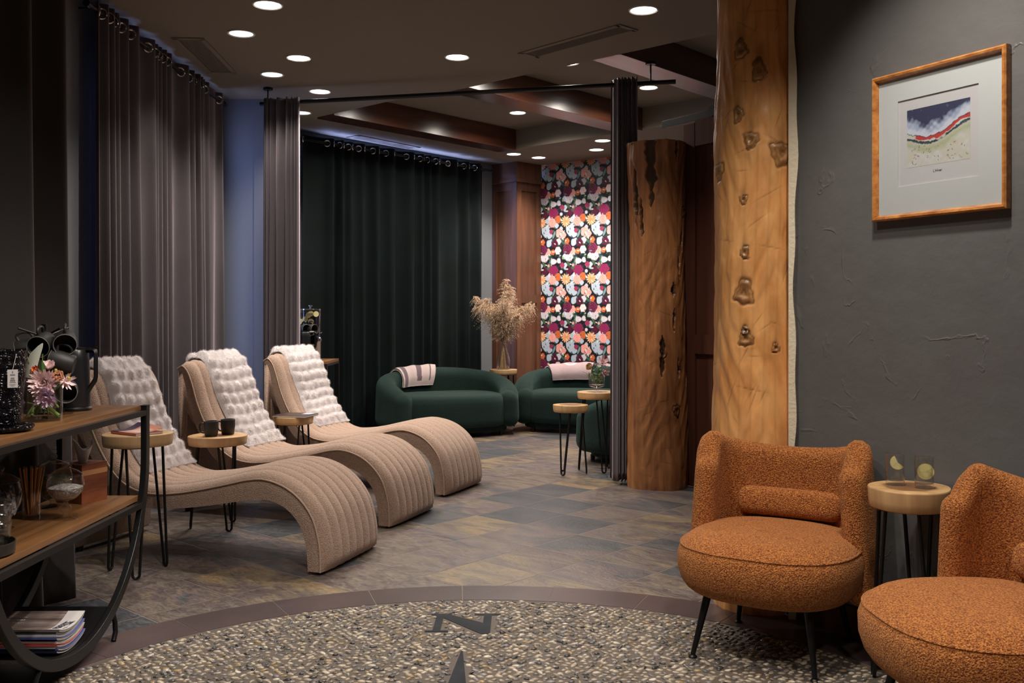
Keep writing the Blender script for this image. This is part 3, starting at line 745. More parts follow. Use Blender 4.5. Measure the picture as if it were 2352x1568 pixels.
def make_chaise(label):
    t = thing('lounge_chaise', label, 'lounger', group='beige wave loungers')
    nw = 97; n = len(PIPE)
    w = np.linspace(0, CW, nw)
    h = crown(w)
    thk = np.interp(np.linspace(0, 1, n), [0, .1, .3, .55, .7, .85, 1], [.068, .075, .10, .072, .075, .065, .03])
    taper = np.interp(np.linspace(0, 1, n), [0, .02, .97, 1], [.4, 1, 1, .3])
    rings = []
    for i in range(n):
        p, nn = PIPE[i], NR[i]
        top = [(p[0]+nn[0]*hh*taper[i], w_, p[1]+nn[1]*hh*taper[i]) for w_, hh in zip(w, h)]
        q = p-nn*thk[i]; side = [(q[0], w_, max(q[1], .012)) for w_ in (CW, CW*.66, CW*.33, 0)]
        mid = p-nn*thk[i]*.5
        rings.append(top+[(mid[0], CW+.002, max(mid[1], .012))]+side+[(mid[0], -.002, max(mid[1], .012))])
    K = len(rings[0]); vs = np.array(rings).reshape(-1, 3); fs = grid_faces(n, K, cv=True).tolist()
    fs.append([i for i in range(K)][::-1]); fs.append([(n-1)*K+i for i in range(K)])
    mk('cushion', vs, fs, M['boucle'], t, auto=70)
    for ww in (-.002, CW+.002):
        b = MB(); b.tube([(p[0]+nn[0]*.002, ww, p[1]+nn[1]*.002) for p, nn in zip(PIPE, NR)], .0048, 6); b.build('piping', M['boucle_pipe'], t)
    pr = [(1.452, .03), (1.516, .03), (1.516, .925), (1.47, .935), (1.425, .87), (1.395, .78), (1.36, .66), (1.372, .585), (1.395, .57), (1.447, .645)]
    b = bmesh.new()
    v0 = [b.verts.new((x, .002, z)) for x, z in pr]; f = b.faces.new(v0)
    r = bmesh.ops.extrude_face_region(b, geom=[f]); vv = [g for g in r['geom'] if isinstance(g, bmesh.types.BMVert)]
    bmesh.ops.translate(b, verts=vv, vec=(0, CW-.004, 0)); bmesh.ops.recalc_face_normals(b, faces=b.faces)
    bmesh.ops.bevel(b, geom=[e for e in b.edges], offset=.010, segments=3, affect='EDGES')
    me = bpy.data.meshes.new('rear_support'); b.to_mesh(me); b.free(); me.materials.append(M['boucle']); me.shade_smooth()
    o = bpy.data.objects.new('rear_support', me); C.objects.link(o); o.parent = t
    for s, y in ((1.485, .07), (1.485, CW-.07), (.035, .07), (.035, CW-.07)):
        b = MB(); b.lathe([(0, 0), (.018, 0), (.022, .032), (0, .032)], 16, c=(s, y, 0)); b.build('foot', M['black'], t)
    return t
def place_dir(t, Fp, L):
    t.location = (*Fp, 0); t.rotation_euler = (0, 0, math.atan2(L[1], L[0]))
# local y must point away from the camera: the local frame is mirrored by scale -1 on y in mesh space
for arr in (): pass
ch = make_chaise('beige ribbed wave lounger nearest the camera, open book table beside it')
CH = [((-.938, 4.775), (-.955, .295)), ((-.734, 5.82), (-.945, .33)), ((-.475, 6.84), (-.93, .37))]
# L x W must be right handed: L=(-.955,.295), left of L is (-.295,-.955) -> toward camera, so start from the far corner
def far_corner(Fp, L): return (Fp[0]+L[1]*CW, Fp[1]-L[0]*CW)
place_dir(ch, far_corner(*CH[0]), CH[0][1])
c2 = copy_tree(ch); tag(c2, 'middle beige ribbed wave lounger, behind the table with black mugs', 'lounger', 'beige wave loungers'); place_dir(c2, far_corner(*CH[1]), CH[1][1])
c3 = copy_tree(ch); tag(c3, 'farthest beige ribbed wave lounger, nearest the green sofa', 'lounger', 'beige wave loungers'); place_dir(c3, far_corner(*CH[2]), CH[2][1])

def fur_throw(label, Fp, L, w0, w1, w0b, w1b, s_end, seed, tone, back=.45):
    """bubble-textured fur blanket lying on a lounger back; w measured from the near side"""
    i_end = np.argmin(np.abs(PIPE[:, 0]-s_end)+(PIPE[:, 1] > .7)*9)
    top = PIPE[len(PIPE)-1:i_end:-1]; topn = NR[len(PIPE)-1:i_end:-1]
    body = top+topn*(.050+.012)
    # path: hanging at the rear, over the crest, down the back
    path = [(1.555, back), (1.560, .60), (1.562, .75), (1.560, .90), (1.545, .975), (1.505, 1.005)]
    body = body[(body[:, 0] < 1.475)]
    path = spline(path+[tuple(p) for p in body[::6]]+[tuple(body[-1])], 190)
    N_ = curve_normals(path); 
    if N_[60] @ np.array([1, 1.]) < 0: N_ = -N_
    nu, nv = 190, 90
    u = np.linspace(0, 1, nu)[:, None]; v = np.linspace(0, 1, nv)[None, :]
    wn = w0+(w0b-w0)*u; wf = w1+(w1b-w1)*u
    w = wn+(wf-wn)*v + .008*np.sin(u*23+seed)*(v < .5)
    Lp = 1.0
    bub = (.5-.5*np.cos(2*PI*(u*16+.25*np.sin(v*7+seed)*.4)))*(.5-.5*np.cos(2*PI*(v*5+.08*np.sin(u*19+seed))))
    edge = np.minimum(np.minimum(v, 1-v)*10, 1)*np.minimum(np.minimum(u, 1-u)*22, 1); edge = np.sqrt(np.clip(edge, 0, 1))
    off = -.014+.022*edge+.026*bub**.75*edge
    X = path[:, 0:1]+N_[:, 0:1]*off; Z = path[:, 1:2]+N_[:, 1:2]*off
    Y = CW-w                                    # far corner origin: local y = distance from far side
    top_ = np.stack([X, np.broadcast_to(Y, X.shape), Z], -1)
    Xb = path[:, 0:1]+N_[:, 0:1]*(-.012)+0*v; Zb = path[:, 1:2]+N_[:, 1:2]*(-.012)+0*v
    bot = np.stack([Xb, np.broadcast_to(Y, X.shape), Zb], -1)
    vs = np.concatenate([top_.reshape(-1, 3), bot.reshape(-1, 3)])
    fa = grid_faces(nu, nv); fs = fa.tolist()+(fa[:, ::-1]+nu*nv).tolist(); n0 = nu*nv
    for j in range(nv-1):
        fs.append((j, n0+j, n0+j+1, j+1)); a = (nu-1)*nv+j; fs.append((a+1, n0+a+1, n0+a, a))
    for i in range(nu-1):
        a = i*nv; fs.append((a+nv, n0+a+nv, n0+a, a)); a = i*nv+nv-1; fs.append((a, n0+a, n0+a+nv, a+nv))
    n = 90000; ri = rng.random(n)*(nu-2); rj = rng.random(n)*(nv-2)
    k = rng.random(n) < .10; ri = np.where(k, rng.choice([0, nu-2], n), ri); k = rng.random(n) < .10; rj = np.where(k, rng.choice([0, nv-2], n), rj)
    ii = ri.astype(int); jj = rj.astype(int)
    P = top_[ii, jj]*(1-(ri-ii)[:, None])+top_[ii+1, jj]*(ri-ii)[:, None]
    P = P+(top_[ii, jj+1]-top_[ii, jj])*(rj-jj)[:, None]
    du = top_[ii+1, jj]-top_[ii, jj]; dv = top_[ii, jj+1]-top_[ii, jj]; nn = np.cross(dv, du); nn /= np.linalg.norm(nn, axis=1)[:, None]+1e-9
    ref = np.stack([N_[ii, 0], np.zeros(n), N_[ii, 1]], 1); nn *= np.sign((nn*ref).sum(1))[:, None]
    du /= np.linalg.norm(du, axis=1)[:, None]+1e-9; sv, sf = strands(P, nn*.62+du*.75, .019, .0014, .22, .1)
    base = len(vs); vs = np.concatenate([vs, sv]); fs += (sf+base).tolist()
    o = mk('fur_throw', vs, fs, M['fur'])
    tag(o, label, 'blanket', 'white fur throws on the loungers'); place_dir(o, far_corner(Fp, L), L)
    return o
fur_throw('white bubble fur throw on the lounger nearest the camera', *CH[0], .10, .50, .17, .57, 1.115, 1, 1, .50)
fur_throw('white bubble fur throw on the middle lounger', *CH[1], .12, .56, .17, .60, 1.10, 2, 1, .46)
fur_throw('white bubble fur throw on the farthest lounger', *CH[2], .12, .56, .14, .58, 1.13, 3, 1, .50)

# ================================================================== SLAB TABLES ON HAIRPIN LEGS
M['slab'] = None
def slab_mat():
    m = bpy.data.materials.new('pale_log_slab'); m.use_nodes = True
    nt = m.node_tree; b = nt.nodes['Principled BSDF']; N = nt.nodes.new; L = nt.links.new
    tc = N('ShaderNodeTexCoord'); mp = N('ShaderNodeMapping'); mp.inputs['Scale'].default_value = (1, 1, 0); L(tc.outputs['Object'], mp.inputs['Vector'])
    nz = N('ShaderNodeTexNoise'); nz.inputs['Scale'].default_value = 9; L(mp.outputs[0], nz.inputs['Vector'])
    ln = N('ShaderNodeVectorMath'); ln.operation = 'LENGTH'; L(mp.outputs[0], ln.inputs[0])
    ad = N('ShaderNodeMath'); ad.operation = 'MULTIPLY_ADD'; ad.inputs[1].default_value = .045; L(nz.outputs['Fac'], ad.inputs[0]); L(ln.outputs['Value'], ad.inputs[2])
    cr = N('ShaderNodeValToRGB'); e = cr.color_ramp.elements
    e[0].position = .0; e[0].color = (.16, .07, .03, 1); e[1].position = .22; e[1].color = (.60, .40, .22, 1)
    x = e.new(.105); x.color = (.24, .12, .05, 1); x = e.new(.12); x.color = (.55, .33, .14, 1)
    L(ad.outputs[0], cr.inputs['Fac'])
    wv = N('ShaderNodeMath'); wv.operation = 'SINE'; w2 = N('ShaderNodeMath'); w2.operation = 'MULTIPLY'; w2.inputs[1].default_value = 900; L(ad.outputs[0], w2.inputs[0]); L(w2.outputs[0], wv.inputs[0])
    n3 = N('ShaderNodeTexNoise'); n3.inputs['Scale'].default_value = 22; n3.inputs['Detail'].default_value = 5; m3 = N('ShaderNodeMapping'); m3.inputs['Scale'].default_value = (1, 1, .12); L(tc.outputs['Object'], m3.inputs['Vector']); L(m3.outputs[0], n3.inputs['Vector'])
    mx = N('ShaderNodeMix'); mx.data_type = 'RGBA'; mx.blend_type = 'OVERLAY'; mx.inputs['Factor'].default_value = .5; L(cr.outputs[0], mx.inputs['A']); L(n3.outputs['Fac'], mx.inputs['B'])
    L(mx.outputs['Result'], b.inputs['Base Color']); b.inputs['Roughness'].default_value = .42
    bp = N('ShaderNodeBump'); bp.inputs['Distance'].default_value = .0006; L(n3.outputs['Fac'], bp.inputs['Height']); L(bp.outputs[0], b.inputs['Normal'])
    return m
SLAB = slab_mat()
def table(label, x, y, h, d, th, rz, seed, leg_r=.0068, spread=1.0):
    t = thing('slab_side_table', label, 'side table', (x, y, 0), rz, 'round log slab side tables')
    rg = np.random.default_rng(seed); n = 72; a = np.linspace(0, 2*PI, n, endpoint=False)
    rr = d/2*(1+.028*np.sin(2*a+seed)+.018*np.sin(3*a+2*seed)+.010*np.sin(5*a+seed*3))
    prof = [(.0, h-th), (.5, h-th), (.93, h-th), (.965, h-th+.004), (.985, h-th*.6), (1.0, h-.006), (.997, h-.002), (.985, h), (.6, h), (.3, h), (0, h)]
    vs = []; rings = []
    for k, z in prof:
        if k == 0: rings.append([len(vs)]); vs.append((0, 0, z))
        else: rings.append(list(range(len(vs), len(vs)+n))); vs += [(k*rr[i]*math.cos(a[i]), k*rr[i]*math.sin(a[i]), z) for i in range(n)]
    fs = []
    for A, B in zip(rings, rings[1:]):
        for i in range(n):
            j = (i+1) % n
            if len(A) == 1: fs.append((A[0], B[j], B[i]))
            elif len(B) == 1: fs.append((A[i], A[j], B[0]))
            else: fs.append((A[i], A[j], B[j], B[i]))
    mk('table_top', vs, fs, SLAB, t, auto=50)
    for k in range(3):
        an = 2*PI*k/3+.5; rad = Vector((math.cos(an), math.sin(an), 0)); tan = Vector((-rad.y, rad.x, 0))
        ztop = h-th; r1 = d*.33; r2 = d*.46*spread
        pth = [rad*r1+tan*.048+Vector((0, 0, ztop))]
        foot = rad*r2
        pth += [foot+tan*.016+Vector((0, 0, .035))]
        for q in np.linspace(0, PI, 9): pth.append(foot+tan*(.016*math.cos(q))+Vector((0, 0, leg_r+.016-.016*math.sin(q))))
        pth += [foot-tan*.016+Vector((0, 0, .035)), rad*r1-tan*.048+Vector((0, 0, ztop))]
        b = MB(); b.tube(pth, leg_r, 8)
        b.box(rad*r1+Vector((0, 0, ztop-.002)), (.05, .12, .004), rz=an)
        b.build('hairpin_leg', M['black'], t)
    return t
table('tall round log slab table carrying an open booklet, by the front lounger', -1.855, 4.84, .690, .325, .060, .35, 1)
table('round log slab table holding two black mugs', -1.765, 5.86, .555, .335, .055, .75, 2)
table('round log slab table with a closed dark book, by the far lounger', -1.58, 7.05, .548, .290, .055, .2, 3)
table('log slab table with the pampas grass vase', -.10, 11.15, .660, .32, .060, .1, 4)
table('small empty log slab table standing before the green sofas', .472, 7.86, .556, .275, .058, 1.55, 5)
table('taller log slab table with pink bouquet behind the hanging curtain', .70, 8.02, .648, .33, .055, .3, 6)
table('log slab table with two lemon water glasses between the orange chairs', 1.392, 3.42, .672, .278, .072, .4, 7, spread=.95)

# ================================================================== SOFT SHELLS (chairs and sofas)
class Shell:
    """upright padded band following a plan curve; u 0..1 along it, q 0..1 round its section (outside bottom - top - inside bottom)"""
    def __init__(s, plan, T, zb, zt, lean=0.0, nu=90, power=1.0):
        s.P = spline([p for p in plan], nu); s.T = T; s.zb = zb; s.zt = zt; s.lean = lean; s.nu = nu
        T_ = np.gradient(s.P, axis=0); T_ /= np.linalg.norm(T_, axis=1)[:, None]; s.tan = T_
        s.n = np.stack([T_[:, 1], -T_[:, 0]], 1)         # outward for a clockwise plan (left - back - right)
    def section(s, q, H, t):
        """q array 0..1 -> (d, z) with d outward"""
        r = t/2; straight = max(H-2*r, .001)
        lens = [straight, PI*r, straight, PI*r]; Lt = sum(lens)
        d = np.zeros_like(q); z = np.zeros_like(q); x = (q % 1)*Lt
        a = x < lens[0]; d[a] = r; z[a] = r+x[a]
        b_ = (x >= lens[0]) & (x < lens[0]+lens[1]); an = (x[b_]-lens[0])/r; d[b_] = r*np.cos(an); z[b_] = H-r+r*np.sin(an)
        c = (x >= lens[0]+lens[1]) & (x < Lt-lens[3]); d[c] = -r; z[c] = H-r-(x[c]-lens[0]-lens[1])
        e = x >= Lt-lens[3]; an = (x[e]-(Lt-lens[3]))/r; d[e] = -r*np.cos(an); z[e] = r-r*np.sin(an)
        return d, z
    def pt(s, u, q, off=0.0):
        u = np.asarray(u, float); q = np.asarray(q, float)
        i = np.clip(u, 0, 1)*(s.nu-1); P = np.stack([np.interp(i, range(s.nu), s.P[:, k]) for k in (0, 1)], -1)
        n = np.stack([np.interp(i, range(s.nu), s.n[:, k]) for k in (0, 1)], -1)
        H = s.zt(u)-s.zb; out = np.zeros(u.shape+(3,))
        for ix in np.ndindex(u.shape):
            d, z = s.section(np.array([q[ix]]), H[ix], s.T)
            d2, z2 = s.section(np.array([q[ix]+.004]), H[ix], s.T); tx, tz = d2[0]-d[0], z2[0]-z[0]; l = math.hypot(tx, tz)+1e-9
            dd_ = d[0]+tz/l*off; zz_ = z[0]-tx/l*off
            dd_ += s.lean*zz_/max(H[ix], .01)
            out[ix] = (P[ix][0]+n[ix][0]*dd_, P[ix][1]+n[ix][1]*dd_, s.zb+zz_)
        return out
    def build(s, name, m, parent):
        K = 44; q = np.linspace(0, 1, K, endpoint=False)+.001
        us = np.linspace(0, 1, s.nu); rings = []
        caps = [(PI/2*(1-k/6.0)) for k in range(6)]
        def ring(i, ph, sgn):
            H = float(s.zt(np.array(us[i])))-s.zb; t = s.T*max(math.cos(ph), .10); dz = (s.T/2)*(1-math.cos(ph)); d, z = s.section(q, max(H-2*dz, .02), t)
            z = z+dz; d = d+s.lean*z/H; e = s.tan[i]*sgn*s.T/2*math.sin(ph)
            return np.stack([s.P[i, 0]+e[0]+s.n[i, 0]*d, s.P[i, 1]+e[1]+s.n[i, 1]*d, s.zb+z], 1)
        for ph in caps: rings.append(ring(0, ph, -1))
        for i in range(s.nu): rings.append(ring(i, 0, 1))
        for ph in caps[::-1]: rings.append(ring(s.nu-1, ph, 1))
        v = np.array(rings); fs = grid_faces(len(rings), K, cv=True).tolist()
        fs.append(list(range(K))[::-1]); fs.append([(len(rings)-1)*K+k for k in range(K)])
        o = mk(name, v.reshape(-1, 3), fs, m, parent); b = bmesh.new(); b.from_mesh(o.data); bmesh.ops.recalc_face_normals(b, faces=b.faces); b.to_mesh(o.data); b.free()
        return o
def puck(name, outline, prof, m, parent, n=96, off=(0, 0)):
    a = np.linspace(0, 2*PI, n, endpoint=False); X, Y = outline(a); vs = []; rings = []
    prof = [(k, z) for k, z in spline([(k, z) for k, z in prof], 40)]
    for k, z in prof:
        k = max(k, .004); rings.append(len(vs)); vs += [(X[i]*k+off[0], Y[i]*k+off[1], z) for i in range(n)]
    fs = grid_faces(len(rings), n, cv=True, flip=True).tolist(); fs.append(list(range(n))); fs.append([rings[-1]+i for i in range(n)][::-1])
    return mk(name, vs, fs, m, parent)
def superell(ax, ay, e=2.6, yo=0.0):
    def f(a):
        c, s = np.cos(a), np.sin(a); return ax*np.sign(c)*np.abs(c)**(2/e), ay*np.sign(s)*np.abs(s)**(2/e)+yo
    return f

def lounge_chair(label, x, y, f, group='orange boucle chairs'):
    t = thing('lounge_chair', label, 'chair', (x, y, 0), math.atan2(f[0], -f[1]), group)
    plan = [(-.312, .015), (-.322, .08), (-.300, .165), (-.235, .232), (-.12, .268), (0, .278), (.12, .268), (.235, .232), (.300, .165), (.322, .08), (.312, .015)]
    zt = lambda u: .745+.060*np.clip(np.abs(2*np.asarray(u)-1)*1.25, 0, 1)**2.2-.095*np.clip((np.abs(2*np.asarray(u)-1)-.80)/.20, 0, 1)**2.3
    Shell(plan, .095, .205, zt, lean=.035).build('backrest', M['orange'], t)
    o = puck('seat', superell(.335, .325, 2.6, -.045), [(.0, .222), (.55, .222), (.80, .232), (.93, .265), (.99, .32), (1.0, .365), (.975, .405), (.93, .425), (.80, .452), (.55, .466), (.2, .472), (.0, .473)], M['orange'], t)
    b = MB(); X, Y = superell(.335*.962, .325*.962, 2.6, -.045*.962)(np.linspace(0, 2*PI, 90, endpoint=False)); b.tube([(x_, y_, .413) for x_, y_ in zip(X, Y)], .004, 6, cyclic=True); b.build('seam', M['orange'], t)
    for sx, sy in ((-1, -1), (1, -1), (1, 1), (-1, 1)):
        b = MB(); b.tube([(sx*.185, sy*.19-.02, .24), (sx*.225, sy*.245-.02, .012)], [.016, .009], 12); b.lathe([(0, 0), (.016, 0), (.016, .006), (.010, .012), (0, .012)], 16, c=(sx*.225, sy*.245-.02, 0)); b.build('leg', M['black'], t)
    return t
def bolster(label, x, y, f, zc):
    rz = math.atan2(f[0], -f[1]); n = 60; vs = []; K = 28
    L_ = .415
    for i in range(n+1):
        q = -1+2*i/n; k = (1-abs(q)**14)**.5*.98+.02
        if i in (0, n): k = .05
        for j in range(K):
            a = 2*PI*j/K; c, s = math.cos(a), math.sin(a); e = .75
            vs.append((q*L_/2, (.048*abs(c)**e*math.copysign(1, c))*k+.02*q*q*-1, (.058*abs(s)**e*math.copysign(1, s))*k))
    fs = grid_faces(n+1, K, cv=True).tolist(); fs.append(list(range(K))[::-1]); fs.append([n*K+j for j in range(K)])
    o = mk('lumbar_cushion', vs, fs, M['orange'], loc=(x, y, zc), rot=(-.12, 0, rz))
    tag(o, label, 'cushion', 'orange lumbar cushions')
fA = Vector((-.54, -.84)).normalized()
cA_ = Vector((1.005, 3.735)); lounge_chair('orange boucle chair standing in front of the tall log post', *cA_, fA)
pb = cA_-fA*.205; bolster('small orange cushion on the chair before the log post', pb.x, pb.y, fA, .522)
fB = Vector((-1, -.06)).normalized(); cB_ = Vector((1.398, 2.80)); lounge_chair('orange boucle chair cut by the right edge, right of the glasses table', *cB_, fB)
pb = cB_-fB*.205; bolster('orange cushion on the chair at the right edge of the picture', pb.x, pb.y, fB, .522)
lounge_chair('third orange boucle chair, only a seat corner visible bottom right', 1.50, 1.93, Vector((-.95, -.3)).normalized())

def sofa_parts(t):
    plan = [(-.60, -.36), (-.655, -.22), (-.67, -.02), (-.60, .19), (-.40, .315), (-.15, .35), (.15, .35), (.40, .315), (.60, .19), (.67, -.02), (.655, -.22), (.60, -.36)]
    zt = lambda u: .475+.225*np.clip(np.sin(PI*np.clip(np.asarray(u), 0, 1)), 0, 1)**.75
    sh = Shell(plan, .21, .085, zt, lean=.015, nu=120); sh.build('backrest', M['green'], t)
    puck('seat', superell(.595, .40, 3.2, -.115), [(0, .10), (.6, .10), (.95, .105), (.99, .14), (1.0, .25), (1.0, .36), (.985, .405), (.94, .432), (.8, .445), (.4, .45), (0, .45)], M['green'], t)
    puck('plinth', superell(.64, .40, 3.2, -.05), [(0, .045), (.9, .045), (.98, .05), (1, .07), (1, .10), (.98, .115), (.9, .12), (0, .12)], M['green'], t)
    for x, y in ((-.5, -.36), (.5, -.36), (-.42, .22), (.42, .22)):
        b = MB(); b.lathe([(0, 0), (.018, 0), (.022, .05), (0, .05)], 16, c=(x, y, 0)); b.build('leg', M['black'], t)
    return sh
def face(t, f): t.rotation_euler = (0, 0, math.atan2(f[0], -f[1]))
s1 = thing('curved_sofa', 'green boucle curved sofa with striped throw, before the green curtain', 'sofa', (-.72, 10.55, 0), 0, 'green curved sofas'); face(s1, (.40, -.92)); SH = sofa_parts(s1)
s2 = copy_tree(s1); tag(s2, 'green boucle curved sofa with pink throw, under the floral wallpaper', 'sofa', 'green curved sofas'); s2.location = (.80, 10.95, 0); face(s2, (-.22, -.97))
s3 = copy_tree(s1); tag(s3, 'green boucle sofa mostly hidden behind the hanging grey curtain', 'sofa', 'green curved sofas'); s3.location = (1.28, 8.85, 0); face(s3, (-.85, .52))

def sherpa(label, sofa, u0, u1, u0b, u1b, q0, q1, paint, off=.012):
    nu, nv = 80, 60
    qq = np.linspace(q0, q1, nu)[:, None]; v = np.linspace(0, 1, nv)[None, :]; f = (qq-q0)/(q1-q0)
    uu = (u0+(u0b-u0)*f)*(1-v)+(u1+(u1b-u1)*f)*v; Q = np.broadcast_to(qq, uu.shape)
    rip = .004*np.sin(v*17)+.003*np.sin(f*20)
    A = SH.pt(uu, Q, off); 
    e = SH.pt(uu, Q, off+.020)
    vs = np.concatenate([e.reshape(-1, 3), A.reshape(-1, 3)]); n0 = nu*nv
    vs[:n0] += (e-A).reshape(-1, 3)/.02*np.broadcast_to(rip, uu.shape).reshape(-1, 1)
    fa = grid_faces(nu, nv); fs = fa.tolist()+(fa[:, ::-1]+n0).tolist()
    for j in range(nv-1): fs.append((j, n0+j, n0+j+1, j+1)); a = (nu-1)*nv+j; fs.append((a+1, n0+a+1, n0+a, a))
    for i in range(nu-1): a = i*nv; fs.append((a+nv, n0+a+nv, n0+a, a)); a = i*nv+nv-1; fs.append((a, n0+a, n0+a+nv, a+nv))
    cc = paint(np.broadcast_to(f, uu.shape), np.broadcast_to(v, uu.shape)).reshape(-1, 3)
    o = mk('sherpa_throw', vs, fs, M['throw'], attr=np.concatenate([cc, cc])); tag(o, label, 'blanket', 'patterned throws on the green sofas')
    o.location = sofa.location; o.rotation_euler = sofa.rotation_euler
LIGHT = np.array((.64, .51, .49)); MAU = np.array((.17, .115, .135))
def paint1(f, v):
    m = np.zeros(f.shape, bool)
    m |= (np.abs(v-.56+.05*(f-.5)) < .075*(1-.3*np.abs(f-.5))) & (f > .1) & (f < .74)
    m |= (np.abs(v-.86) < .018) & (f > .1) & (f < .7)
    r = np.hypot((v-.20)/.16, (f-.62)/.13); m |= (r < 1.15) & (r > .75) & (v > .02)
    m |= (np.abs(v-.13) < .07) & (f < .52)
    m |= (np.abs(f-.88) < .018) & (np.sin(v*30) > -.1)
    return np.where(m[..., None], MAU, LIGHT)
def paint2(f, v):
    L1 = np.array((.74, .63, .63)); L2 = np.array((.42, .31, .32)); m = np.zeros(f.shape)
    for cx_, cy_, rx, ry in ((.5, .42, .13, .13), (.18, .78, .26, .26), (.82, .78, .26, .26)):
        r = np.hypot((v-cx_)/rx, (f-cy_)/ry); m = np.maximum(m, np.exp(-((r-1)/.13)**2))
    m = np.maximum(m, np.exp(-((f-.93)/.02)**2)); inside = np.clip(1-m, 0, 1)[..., None]
    return L1*(1-inside)+L2*inside*(f[..., None] < .95)+L1*inside*(f[..., None] >= .95)
sherpa('cream throw with mauve stripes hanging over the left green sofa', s1, .29, .47, .31, .54, .22, .612, paint1)
sherpa('pale pink throw with oval pattern on the green sofa under the wallpaper', s2, .32, .52, .28, .55, .24, .612, paint2)

# ================================================================== PEBBLE COMPASS IN THE FLOOR
MC = Vector((-.123, 2.72, 0)); RI, RO = 1.642, 1.873
med = thing('pebble_medallion', 'round pebble floor medallion with compass point and dark tile border', 'floor inlay', MC)
b = MB(); b.lathe([(0, .0015), (RI, .0015), (RI+.001, .0002)], 160); b.build('mortar_bed', mat('brown_mortar', (.098, .078, .060), .6, bump=(180, .002)), med)
b = MB(); b.lathe([(RI-.002, .0012), (RO+.004, .0012)], 160); b.build('grout_ring', mat('pale_grout', (.22, .18, .15), .8), med)
TILE = mat('plum_border_tile', (.070, .050, .052), .30, vary=(3, (.098, .068, .068)), bump=(14, .001, 5))
for k in range(27):
    a0 = math.radians(93.4+k*13.333)+.0012; a1 = math.radians(93.4+(k+1)*13.333)-.0012
    if math.sin((a0+a1)/2) < -.45: continue
    aa = np.linspace(a0, a1, 12); b = MB()
    pts = [(RO*math.cos(a), RO*math.sin(a)) for a in aa]+[((RI+.002)*math.cos(a), (RI+.002)*math.sin(a)) for a in aa[::-1]]
    b.prism(pts, .0008, .0030); b.build('border_tile', TILE, med, smooth=False)
INK = mat('blue_black_stone', (.018, .022, .028), .75, spec=.2, vary=(12, (.032, .036, .042)), bump=(40, .001, 6))
def lp(x, y): p = fl(x, y, .006)-MC; return (p.x, p.y)
# serif N, drawn on the floor
Ls, Rs, Tt, Bb = -.190, .030, 1.438, 1.20     # left, right, top, bottom in medallion coordinates
sh_ = lambda x, y: (x+.012*(y-Tt), y)
N_parts = [[(Ls-.045, Tt), (Ls-.045, Tt-.018), (Ls-.005, Tt-.018), (Ls-.005, Bb+.018), (Ls-.035, Bb+.018), (Ls-.035, Bb), (Ls+.058, Bb), (Ls+.058, Bb+.018), (Ls+.026, Bb+.018), (Ls+.026, Tt-.055), (Rs-.03, Bb-.02), (Rs+.008, Bb-.02),
            (Rs+.008, Tt-.018), (Rs+.045, Tt-.018), (Rs+.045, Tt), (Rs-.065, Tt), (Rs-.065, Tt-.018), (Rs-.025, Tt-.018), (Rs-.025, Bb+.115), (Ls+.035, Tt)]]
b = MB()
for P_ in N_parts: b.prism([sh_(*p) for p in P_][::-1], .001, .0036)
b.build('inlaid_letter', INK, med, smooth=False)
b = MB(); tip = lp(1062, 1485); b.prism([tip, (tip[0]-.088, tip[1]-1.03), (tip[0], tip[1]-1.25), (tip[0]+.088, tip[1]-1.03)], .001, .0036); b.build('compass_point', INK, med, smooth=False)
# river pebbles pressed into the mortar
sp = .0345; k = 0
gx, gy = np.meshgrid(np.arange(-RI, RI, sp), np.arange(-.35, RI, sp*.64)); gx = gx+(np.arange(gx.shape[0]) % 2)[:, None]*sp/2
P_ = np.stack([gx.ravel(), gy.ravel()], 1)+rng.normal(size=(gx.size, 2))*.0042
P_ = P_[np.hypot(*P_.T) < RI-.014]
def inpoly(P, poly):
    c = np.zeros(len(P), bool); n = len(poly)
    for i in range(n):
        x1, y1 = poly[i]; x2, y2 = poly[(i+1) % n]
        with np.errstate(divide='ignore', invalid='ignore'):
            c ^= ((y1 > P[:, 1]) != (y2 > P[:, 1])) & (P[:, 0] < (x2-x1)*(P[:, 1]-y1)/(y2-y1)+x1)
    return c
keep = np.ones(len(P_), bool)
polyN = [sh_(*p) for p in N_parts[0]]; polyA = [tip, (tip[0]-.088, tip[1]-1.03), (tip[0], tip[1]-1.25), (tip[0]+.088, tip[1]-1.03)]
for dx, dy in ((0, 0), (.011, 0), (-.011, 0), (0, .008), (0, -.008)):
    for poly in (polyN, polyA): keep &= ~inpoly(P_+np.array([dx, dy]), poly)
P_ = P_[keep]; n = len(P_)
prof = [(1.0, 0.0), (.97, .38), (.80, .72), (.45, .94)]; K = 10
an = np.linspace(0, 2*PI, K, endpoint=False)
unit = np.array([(r*math.cos(a), r*math.sin(a), h) for r, h in prof for a in an]+[(0, 0, 1.0)])
uf = grid_faces(4, K, cv=True).tolist()+[(3*K+i, 3*K+(i+1) % K, 4*K) for i in range(K)]
ang = rng.normal(size=n)*.42; aa = .0148*(.62+.5*rng.random(n)); bb = aa*(.46+.20*rng.random(n)); hh = .0045+.0035*rng.random(n)
wob = 1+.13*rng.normal(size=(n, 1, 1))*np.cos(2*an+1)[None, :, None]*0
X = unit[None, :, 0]*aa[:, None]*(1+.12*np.sin(3*np.arctan2(unit[:, 1], unit[:, 0])[None]+rng.random(n)[:, None]*6)); Y = unit[None, :, 1]*bb[:, None]; Z = unit[None, :, 2]*hh[:, None]
tl = rng.normal(size=(n, 1))*.16; Z = Z+X*tl
ca_, sa_ = np.cos(ang)[:, None], np.sin(ang)[:, None]
vs = np.stack([X*ca_-Y*sa_+P_[:, :1], X*sa_+Y*ca_+P_[:, 1:], Z+.0005], -1).reshape(-1, 3)
fs = (np.array([f if len(f) == 4 else list(f)+[-1] for f in uf]))
